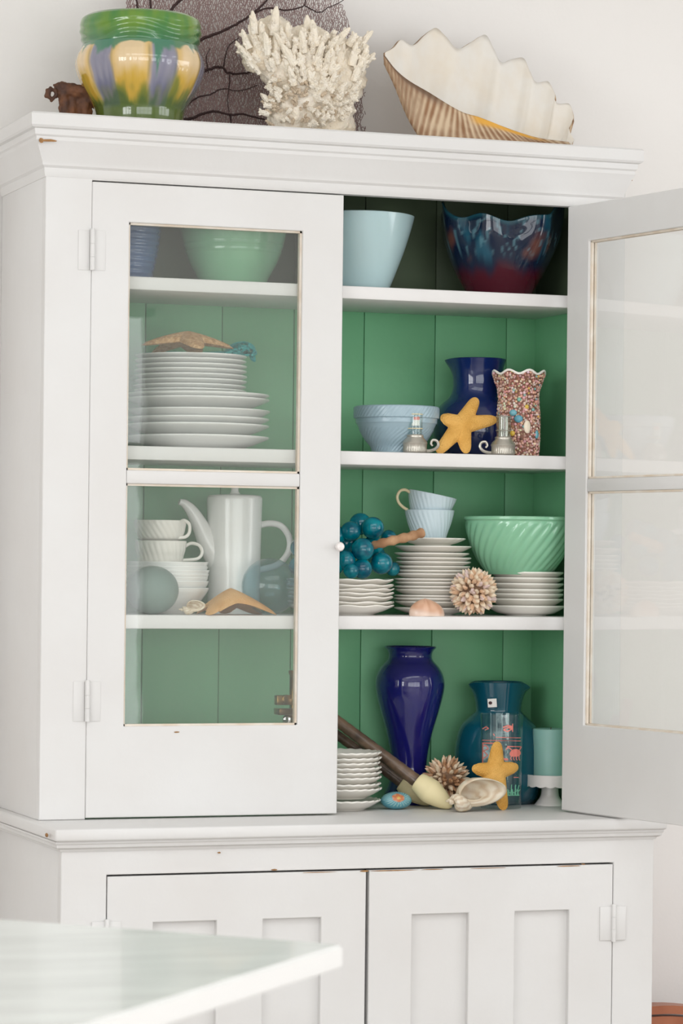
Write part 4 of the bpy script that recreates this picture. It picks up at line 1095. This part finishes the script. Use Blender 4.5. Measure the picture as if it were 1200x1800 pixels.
# driftwood
Yd = .15; g = G()
P_ = lambda x, y, Y=Yd: at(x, y, Y)
g.tube([P_(98, 160), P_(110, 157), P_(128, 160), P_(148, 165), P_(168, 172), P_(185, 182)], [.009, .013, .015, .016, .017, .014], 10)
g.tube([P_(86, 158, .14), P_(84, 168, .14), P_(90, 176, .14), P_(99, 170, .14), P_(97, 159, .14), P_(87, 156, .14)], .0045, 8)
g.tube([P_(95, 152), P_(101, 150), P_(110, 156)], [.003, .005, .007], 8)
g.tube([P_(112, 168), P_(114, 185), P_(113, 212)], [.010, .009, .010], 10)
g.tube([P_(124, 170), P_(127, 190), P_(129, 212)], [.009, .009, .011], 10)
g.tube([P_(140, 165), P_(148, 190), P_(154, 212)], [.012, .011, .013], 10)
g2 = lump('driftwood', g, M['drift'], .0022, .004, 70)
zmn = min(v.z for v in g2.v)
for v in g2.v:
    if v.z < ZTOP: v.z = ZTOP
solo('driftwood', g2, M['drift'], 'gnarled dark brown driftwood piece beside the jardiniere', 'driftwood', (at(130, 200, Yd).x, Yd, ZTOP))

# purple sea fan standing at the back
YF = .275
fan = thing('sea_fan', 'large dried purple sea fan standing against the wall behind the coral', 'sea fan', (at(300, 230, YF).x, YF, ZTOP))
random.seed(9)
O = Vector((300, 236)); RAD = 400
def inside(x, y):
    dx, dy = x - O.x, O.y - y; a = atan2(dy, dx); r = sqrt(dx * dx + dy * dy)
    if a < -.02 or a > 2.0: return False
    lim = RAD * (.86 + .10 * sin(3.3 * a + .5) + .05 * sin(11 * a))
    if a > 1.45: lim *= 1 - .35 * (a - 1.45)
    return r < lim and x < 640 + 4 * sin(y * .2)
def fanp(x, y, dy=0):
    q = at(x, y, YF + dy + .022 * sin((x - 300) / 150.0) * 0 + .006 * sin(x / 60.0) * cos(y / 70.0)); return q
cw, ch = 3.6, 5.0
pts = {}
for i in range(0, 118):
    for j in range(0, 94):
        x = 222 + i * cw + random.uniform(-.38, .38) * cw + (j % 2) * cw * .5; y = 236 - j * ch + random.uniform(-.38, .38) * ch
        if inside(x, y): pts[(i, j)] = fanp(x, y)
g = G()
def strut(a, b_, w):
    d = (b_ - a); L_ = d.length
    if L_ < 1e-5: return
    d /= L_; n1 = Vector((-d.z, 0, d.x)) * w; n2 = Vector((0, -1, 0)) * w
    vs = [a + n1, a - n1, a + n2, b_ + n1, b_ - n1, b_ + n2]
    g.add(vs, [(0, 1, 4, 3), (1, 2, 5, 4), (2, 0, 3, 5)])
for (i, j), q in pts.items():
    x_, y_ = 222 + i * cw, 236 - j * ch
    dn = sqrt((x_ - 300) ** 2 + (y_ - 236) ** 2) / RAD
    w = .00105 - .00045 * dn
    pr = 1 - .35 * dn * dn
    if (i, j + 1) in pts and random.random() < .97: strut(q, pts[(i, j + 1)], w)
    o_ = i + (1 if j % 2 else -1)
    if (o_, j + 1) in pts and random.random() < pr * .75: strut(q, pts[(o_, j + 1)], w * .9)
    if (i + 1, j) in pts and random.random() < pr * .55: strut(q, pts[(i + 1, j)], w * .8)
part('lace', g, M['fan'], fan, smooth=False, kind='stuff')
ribs = [([(300, 236), (318, 214), (338, 207), (366, 197), (384, 197), (404, 202), (430, 201), (455, 208), (500, 214), (560, 210)], 3.4, 1.2),
        ([(302, 232), (325, 190), (345, 172), (368, 166), (392, 156), (420, 160), (452, 150)], 2.0, .8),
        ([(301, 232), (318, 175), (340, 134), (358, 126), (380, 118), (392, 120), (400, 128), (425, 129), (450, 126), (500, 120), (560, 100), (610, 96)], 3.6, 1.0),
        ([(300, 230), (310, 160), (330, 95), (350, 72), (378, 60), (405, 48), (432, 32), (470, 0), (500, -40), (520, -90)], 4.0, 1.2),
        ([(299, 230), (298, 150), (292, 60), (300, 20), (320, -2), (345, -10), (380, -40), (400, -80), (410, -130)], 4.0, 1.2),
        ([(298, 230), (282, 140), (262, 70), (245, 20), (240, 2), (238, -40), (248, -90)], 3.0, 1.0),
        ([(298, 190), (278, 90), (268, 30), (264, 0), (272, -50), (290, -110), (300, -150)], 2.6, .9),
        ([(432, 32), (470, 14), (505, 18), (535, 8), (536, -20), (560, -40)], 2.0, .8),
        ([(535, 10), (560, 22), (575, 14), (600, 2), (620, -14)], 1.3, .6),
        ([(392, 120), (396, 98), (402, 80), (420, 66)], 1.5, .6), ([(404, 130), (402, 160), (400, 172), (402, 198)], 1.2, .7),
        ([(404, 202), (406, 212), (408, 224)], 1.6, .9), ([(366, 128), (362, 105), (368, 85)], 1.3, .6)]
for k, (pl, w0, w1) in enumerate(ribs):
    sp_ = spline([Vector((x, y, 0)) for x, y in pl], 5); n = len(sp_)
    g = G().tube([fanp(v.x + random.uniform(-.8, .8), v.y + random.uniform(-.8, .8), -.001) for v in sp_], [(w0 + (w1 - w0) * i / n) * .00095 for i in range(n)], 6)
    part('branch', g, M['fan_rib'], fan, label='thick dark branch' if k == 0 else None)
part('foot', G().ball((at(300, 236, YF).x, YF, ZTOP + .006), .02, 12, 8, (1.2, .8, .5)), M['fan_rib'], fan)
for o in list(fan.children):
    pass

# white branching coral
Yc = .14; random.seed(31)
cor = thing('branch_coral', 'large white branching coral head with upright fingers on top of the hutch', 'coral', (at(540, 225, Yc).x, Yc, ZTOP))
g = G()
for px, py, r, dy in [(520, 190, 46, 0), (575, 185, 44, .005), (545, 150, 52, 0), (600, 140, 40, 0), (500, 120, 42, 0), (460, 95, 34, 0), (480, 70, 36, .01), (540, 95, 46, 0), (590, 110, 42, .0), (510, 215, 38, 0), (580, 215, 38, 0), (545, 218, 50, .01)]:
    q = at(px, py, Yc + dy); g.ball(q, r * .00114, 14, 10, (1, .80, 1))
g2 = lump('coral', g, M['coral'], .004, .007, 60)
for v in g2.v: v.z = max(v.z, ZTOP)
part('base', g2, M['coral'], cor)
def finger_mesh(nm, l, w, mt, seed, tw=8):
    random.seed(seed); g = G(); pts = []; rad = []
    bx_, by_ = random.uniform(-.1, .1), random.uniform(-.1, .1)
    for k in range(6):
        u = k / 5; pts.append((bx_ * l * u * u, by_ * l * u * u, l * u)); rad.append(w * (1 - .5 * u ** 1.5) * (1 + .12 * random.uniform(-1, 1)))
    rad[-1] *= .45
    g.tube(pts, rad, 7)
    for k in range(tw):
        u = random.uniform(.05, .7); a = random.random() * 6.28; l2 = random.uniform(.10, .2) * l
        q = Vector((bx_ * l * u * u, by_ * l * u * u, l * u)); d = Vector((cos(a), sin(a), 1.1)).normalized()
        g.tube([q, q + d * (w * .8 + l2 * .5), q + d * (w * .9 + l2)], [w * .5, w * .42, w * .14], 5)
    return mesh(nm, g, mt, True)
fm = [finger_mesh('coral_finger', .050, .0098, M['coral'], s_, 6) for s_ in (1, 2, 3)]
sm_ = [finger_mesh('coral_finger', .026, .0078, M['coral'], s_) for s_ in (4, 5)]
lo_ = [finger_mesh('coral_knob', .016, .005, M['coral_low'], s_) for s_ in (6, 7)]
random.seed(77)
def plant(me_, px, py, Y, d, sc, nm):
    o = bpy.data.objects.new(nm, me_); COL.objects.link(o); o.parent = cor; o.location = at(px, py, Y) - Vector(cor.location)
    o.rotation_euler = (Vector(d).normalized().to_track_quat('Z', 'Y') @ Matrix.Rotation(random.uniform(0, 6.28), 3, 'Z').to_quaternion()).to_euler(); o.scale = (sc,) * 3
def dirs(dx, dy): return Rt * dx + Up * dy - Fw * random.uniform(.15, .75)
tall = [(447, 48, -.12, 1), (462, 62, -.05, .9), (482, 50, .0, 1.25), (495, 66, .05, .85), (505, 72, .08, 1.1), (540, 66, .1, 1.25), (528, 74, .02, .9), (556, 88, .15, .95), (566, 92, .2, 1.0), (582, 96, .15, 1.0), (598, 100, .2, 1.0), (618, 104, .22, 1.05), (632, 112, .3, 1.1),
        (470, 84, -.05, 1), (486, 96, 0, 1.1), (510, 100, .05, 1.2), (533, 110, .1, 1.2), (552, 122, .12, 1.0), (575, 126, .15, 1.0), (600, 128, .2, 1.0), (622, 130, .3, 1.0), (498, 126, .08, .9), (520, 138, .1, .9), (452, 70, -.3, 1), (438, 74, -.5, .9), (430, 84, -.8, .7), (440, 95, -.9, .7), (446, 108, -.9, .6), (456, 118, -.7, .6)]
for px, py, dx, sc in tall:
    plant(random.choice(fm), px, py + 12, Yc - .02 - .02 * random.random(), Rt * dx + Up - Fw * random.uniform(.0, .35), sc * .82, 'coral_finger')
for k in range(70):
    px = random.uniform(445, 632); py = random.uniform(70, 175)
    if px < 480 and py > 135: continue
    dx = (px - 540) / 110 + random.uniform(-.4, .4)
    plant(random.choice(sm_ + fm[:1]), px, py, Yc - .042 * (1 - ((px - 545) / 110) ** 2 * .8), dirs(dx, random.uniform(.4, 1.2)), random.uniform(.65, 1.0), 'coral_finger')
for k in range(26):
    py = random.uniform(120, 205); px = 612 + random.uniform(-12, 10) - max(0, py - 160) * .3
    plant(random.choice(sm_), px, py, Yc - .02, Rt * 1.0 + Up * random.uniform(-.1, .7) - Fw * .4, random.uniform(.6, .9), 'coral_finger')
for k in range(110):
    py = random.uniform(140, 222); px = random.uniform(465 if py > 165 else 470, 606)
    brown = (px < 545 and random.random() < .62) or random.random() < .15
    plant(random.choice(lo_ if brown else sm_), px, py, Yc - .043 * (1 - ((px - 540) / 90) ** 2 * .7), dirs((px - 540) / 90 + random.uniform(-.5, .5), random.uniform(-.5, .7)), random.uniform(.5, .85), 'coral_knob' if brown else 'coral_finger')
bpy.context.view_layer.update()

# giant clam shell
NE = [(675, 97, .10), (695, 122, .085), (720, 143, .07), (755, 164, .06), (790, 186, .055), (815, 199, .055), (840, 206, .055), (870, 217, .055), (905, 231, .06), (945, 243, .075), (1000, 251, .10)]
FE = [(675, 93, .105), (690, 84, .12), (704, 70, .145), (724, 80, .15), (745, 62, .185), (765, 50, .20), (784, 66, .19), (803, 86, .18), (828, 74, .205), (852, 62, .225), (868, 88, .21), (880, 110, .195), (900, 104, .215), (920, 104, .225), (932, 128, .205), (941, 145, .195), (962, 144, .215), (975, 165, .195), (978, 182, .18), (1000, 184, .19), (1008, 208, .165), (1000, 228, .15), (1008, 248, .13)]
BE = [(676, 112, .10), (694, 150, .085), (710, 190, .075), (726, 222, .062), (750, 252, .05), (790, 256, .045), (830, 256, .045), (865, 257, .05), (900, 257, .06), (930, 257, .075), (955, 257, .09), (980, 257, .10), (1004, 256, .11)]
def cur(L_, s_):
    x = s_ * (len(L_) - 1); i = min(int(x), len(L_) - 2); pts = [Vector(q) for q in L_]
    P0 = pts[i - 1] if i else pts[0] * 2 - pts[1]; P3 = pts[i + 2] if i + 2 < len(pts) else pts[-1] * 2 - pts[-2]
    t = x - i; b0, c0 = pts[i], pts[i + 1]
    return .5 * ((2 * b0) + (c0 - P0) * t + (2 * P0 - 5 * b0 + 4 * c0 - P3) * t * t + (-P0 + 3 * b0 - 3 * c0 + P3) * t ** 3)
n, k = 260, 45; vs = []; cs = []
for i in range(n + 1):
    s_ = i / n
    a = cur(NE, s_); b_ = cur(BE, s_); f_ = cur(FE, s_)
    A, B_, F_ = (at(q.x, q.y, q.z) for q in (a, b_, f_))
    B_.z = max(B_.z, ZTOP + .003)
    C2 = B_.lerp(F_, .55); C2.z = B_.z + (F_.z - B_.z) * .16 + .004
    ring = [A * 2 - B_, A, B_, C2, F_, F_ * 2 - C2]
    for j in range(k + 1):
        t = j / k
        x_ = t * 3; q_ = min(int(x_), 2); tt = x_ - q_; p0, p1, p2, p3 = ring[q_:q_ + 4]
        pnt = .5 * ((2 * p1) + (p2 - p0) * tt + (2 * p0 - 5 * p1 + 4 * p2 - p3) * tt * tt + (-p0 + 3 * p1 - 3 * p2 + p3) * tt ** 3)
        rib_ = sin(2 * pi * 34 * s_) * .0011 * sstep(.05, .3, t) * (1 - sstep(.5, .8, t))
        pnt = pnt + Vector((0, -1, -.3)) * rib_
        pnt.z = max(pnt.z, ZTOP + .0018)
        vs.append(pnt)
        band = .5 + .5 * sin(2 * pi * 34 * s_); n_ = fbm((s_ * 14, t * 9, 2), 1)
        ex = mixc((.60, .46, .31), (.26, .13, .06), band * .85 + n_ * .5)
        ex = mixc(ex, (.27, .17, .10), (1 - sstep(.20, .33, s_ + n_ * .06)) * (.55 + .4 * fbm((s_ * 40, t * 14, 5), 1)))
        ex = mixc(ex, (.13, .07, .04), (1 - sstep(.02, .06, t)) * (1 - sstep(.30, .42, s_)) * .9)
        ex = mixc(ex, (.70, .36, .05), (1 - sstep(.06, .12, t)) * sstep(.5, .6, s_) * (1 - sstep(.85, .95, s_)))
        cs.append(ex)
fs = [(i * (k + 1) + j, i * (k + 1) + j + 1, (i + 1) * (k + 1) + j + 1, (i + 1) * (k + 1) + j) for i in range(n) for j in range(k)]
g = G().add(vs, fs, cs)
M['clam_in'] = mat('clam_inside', (.80, .77, .72), .32, col2=(.77, .70, .60), nscale=14, coat=.15)
cl = solo('giant_clam_shell', g, [M['vc_matt'], M['clam_in']], 'giant clam shell with a scalloped white inside and brown ribbed outside', 'seashell', (at(830, 240, .1).x, .11, ZTOP))
md = cl.modifiers.new('thick', 'SOLIDIFY'); md.thickness = .004; md.offset = 0; md.material_offset = 1; md.material_offset_rim = 0

# ------------------------------------------------------------------ foreground marble table, chest at the right
ZTB = ZE - .38
a = atz(603, 1660, ZTB); b_ = atz(0, 1615, ZTB); c = atz(150, 1800, ZTB)
u = (b_ - a).normalized(); v = (c - a).normalized()
tb = thing('marble_table', 'pale grey-green marble table top in the near left foreground', 'table', (a.x - .6, a.y - .3, 0))
g = G(); q = [a, a + u * 1.3, a + u * 1.3 + v * 1.5, a + v * 1.5]
bm = bmesh.new(); th = .0235
top = [bm.verts.new(x) for x in q]; bot = [bm.verts.new(x - Vector((0, 0, th))) for x in q]
bm.faces.new(top); bm.faces.new(bot[::-1])
for i in range(4): bm.faces.new((top[i], bot[i], bot[(i + 1) % 4], top[(i + 1) % 4]))
bmesh.ops.bevel(bm, geom=bm.edges[:], offset=.0025, segments=2, affect='EDGES'); bm.verts.index_update()
g.add([x.co.copy() for x in bm.verts], [[x.index for x in f.verts] for f in bm.faces])
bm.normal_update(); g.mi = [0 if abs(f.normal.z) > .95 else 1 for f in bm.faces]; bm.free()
part('table_top', g, [M['marble'], M['marble_edge_lit']], tb, angle=25)
cc = (q[0] + q[2]) * .5
part('pedestal', G().box(cc.x - .28, cc.x + .28, cc.y - .28, cc.y + .28, 0, ZTB - th, .01), M['paint'], tb)

# domed wooden chest on the floor
ch_ = thing('domed_chest', 'red-brown wooden chest with a domed lid on the floor right of the cupboard', 'chest', (.76, .07, 0))
zap = at(1150, 1776, -.05).z + .010; x0, x1 = .545, 1.02; xc = .60
part('box', G().box(x0, x1, -.06, .27, 0, zap - .085, .006), M['redwood'], ch_)
def arc(R0, R1, y0_, y1_, n=28):
    g = G(); vs = []
    cxx = xc; czz = zap - .42
    for j in range(n + 1):
        t_ = j / n; a_ = pi / 2 + .13 - t_ * (1.32); 
        for R_ in (R0, R1):
            for yy in (y0_, y1_): vs.append((cxx + R_ * cos(a_), yy, max(czz + R_ * sin(a_), zap - .0849)))
    fs = []
    for j in range(n):
        o = j * 4; fs += [(o, o + 1, o + 5, o + 4), (o + 2, o + 6, o + 7, o + 3), (o, o + 4, o + 6, o + 2), (o + 1, o + 3, o + 7, o + 5)]
    fs += [(0, 2, 3, 1), (n * 4, n * 4 + 1, n * 4 + 3, n * 4 + 2)]
    return g.add(vs, fs)
part('lid_band', arc(.405, .420, -.064, -.02), M['redwood'], ch_)
part('lid', arc(.34, .400, -.058, .265), M['redwood'], ch_)
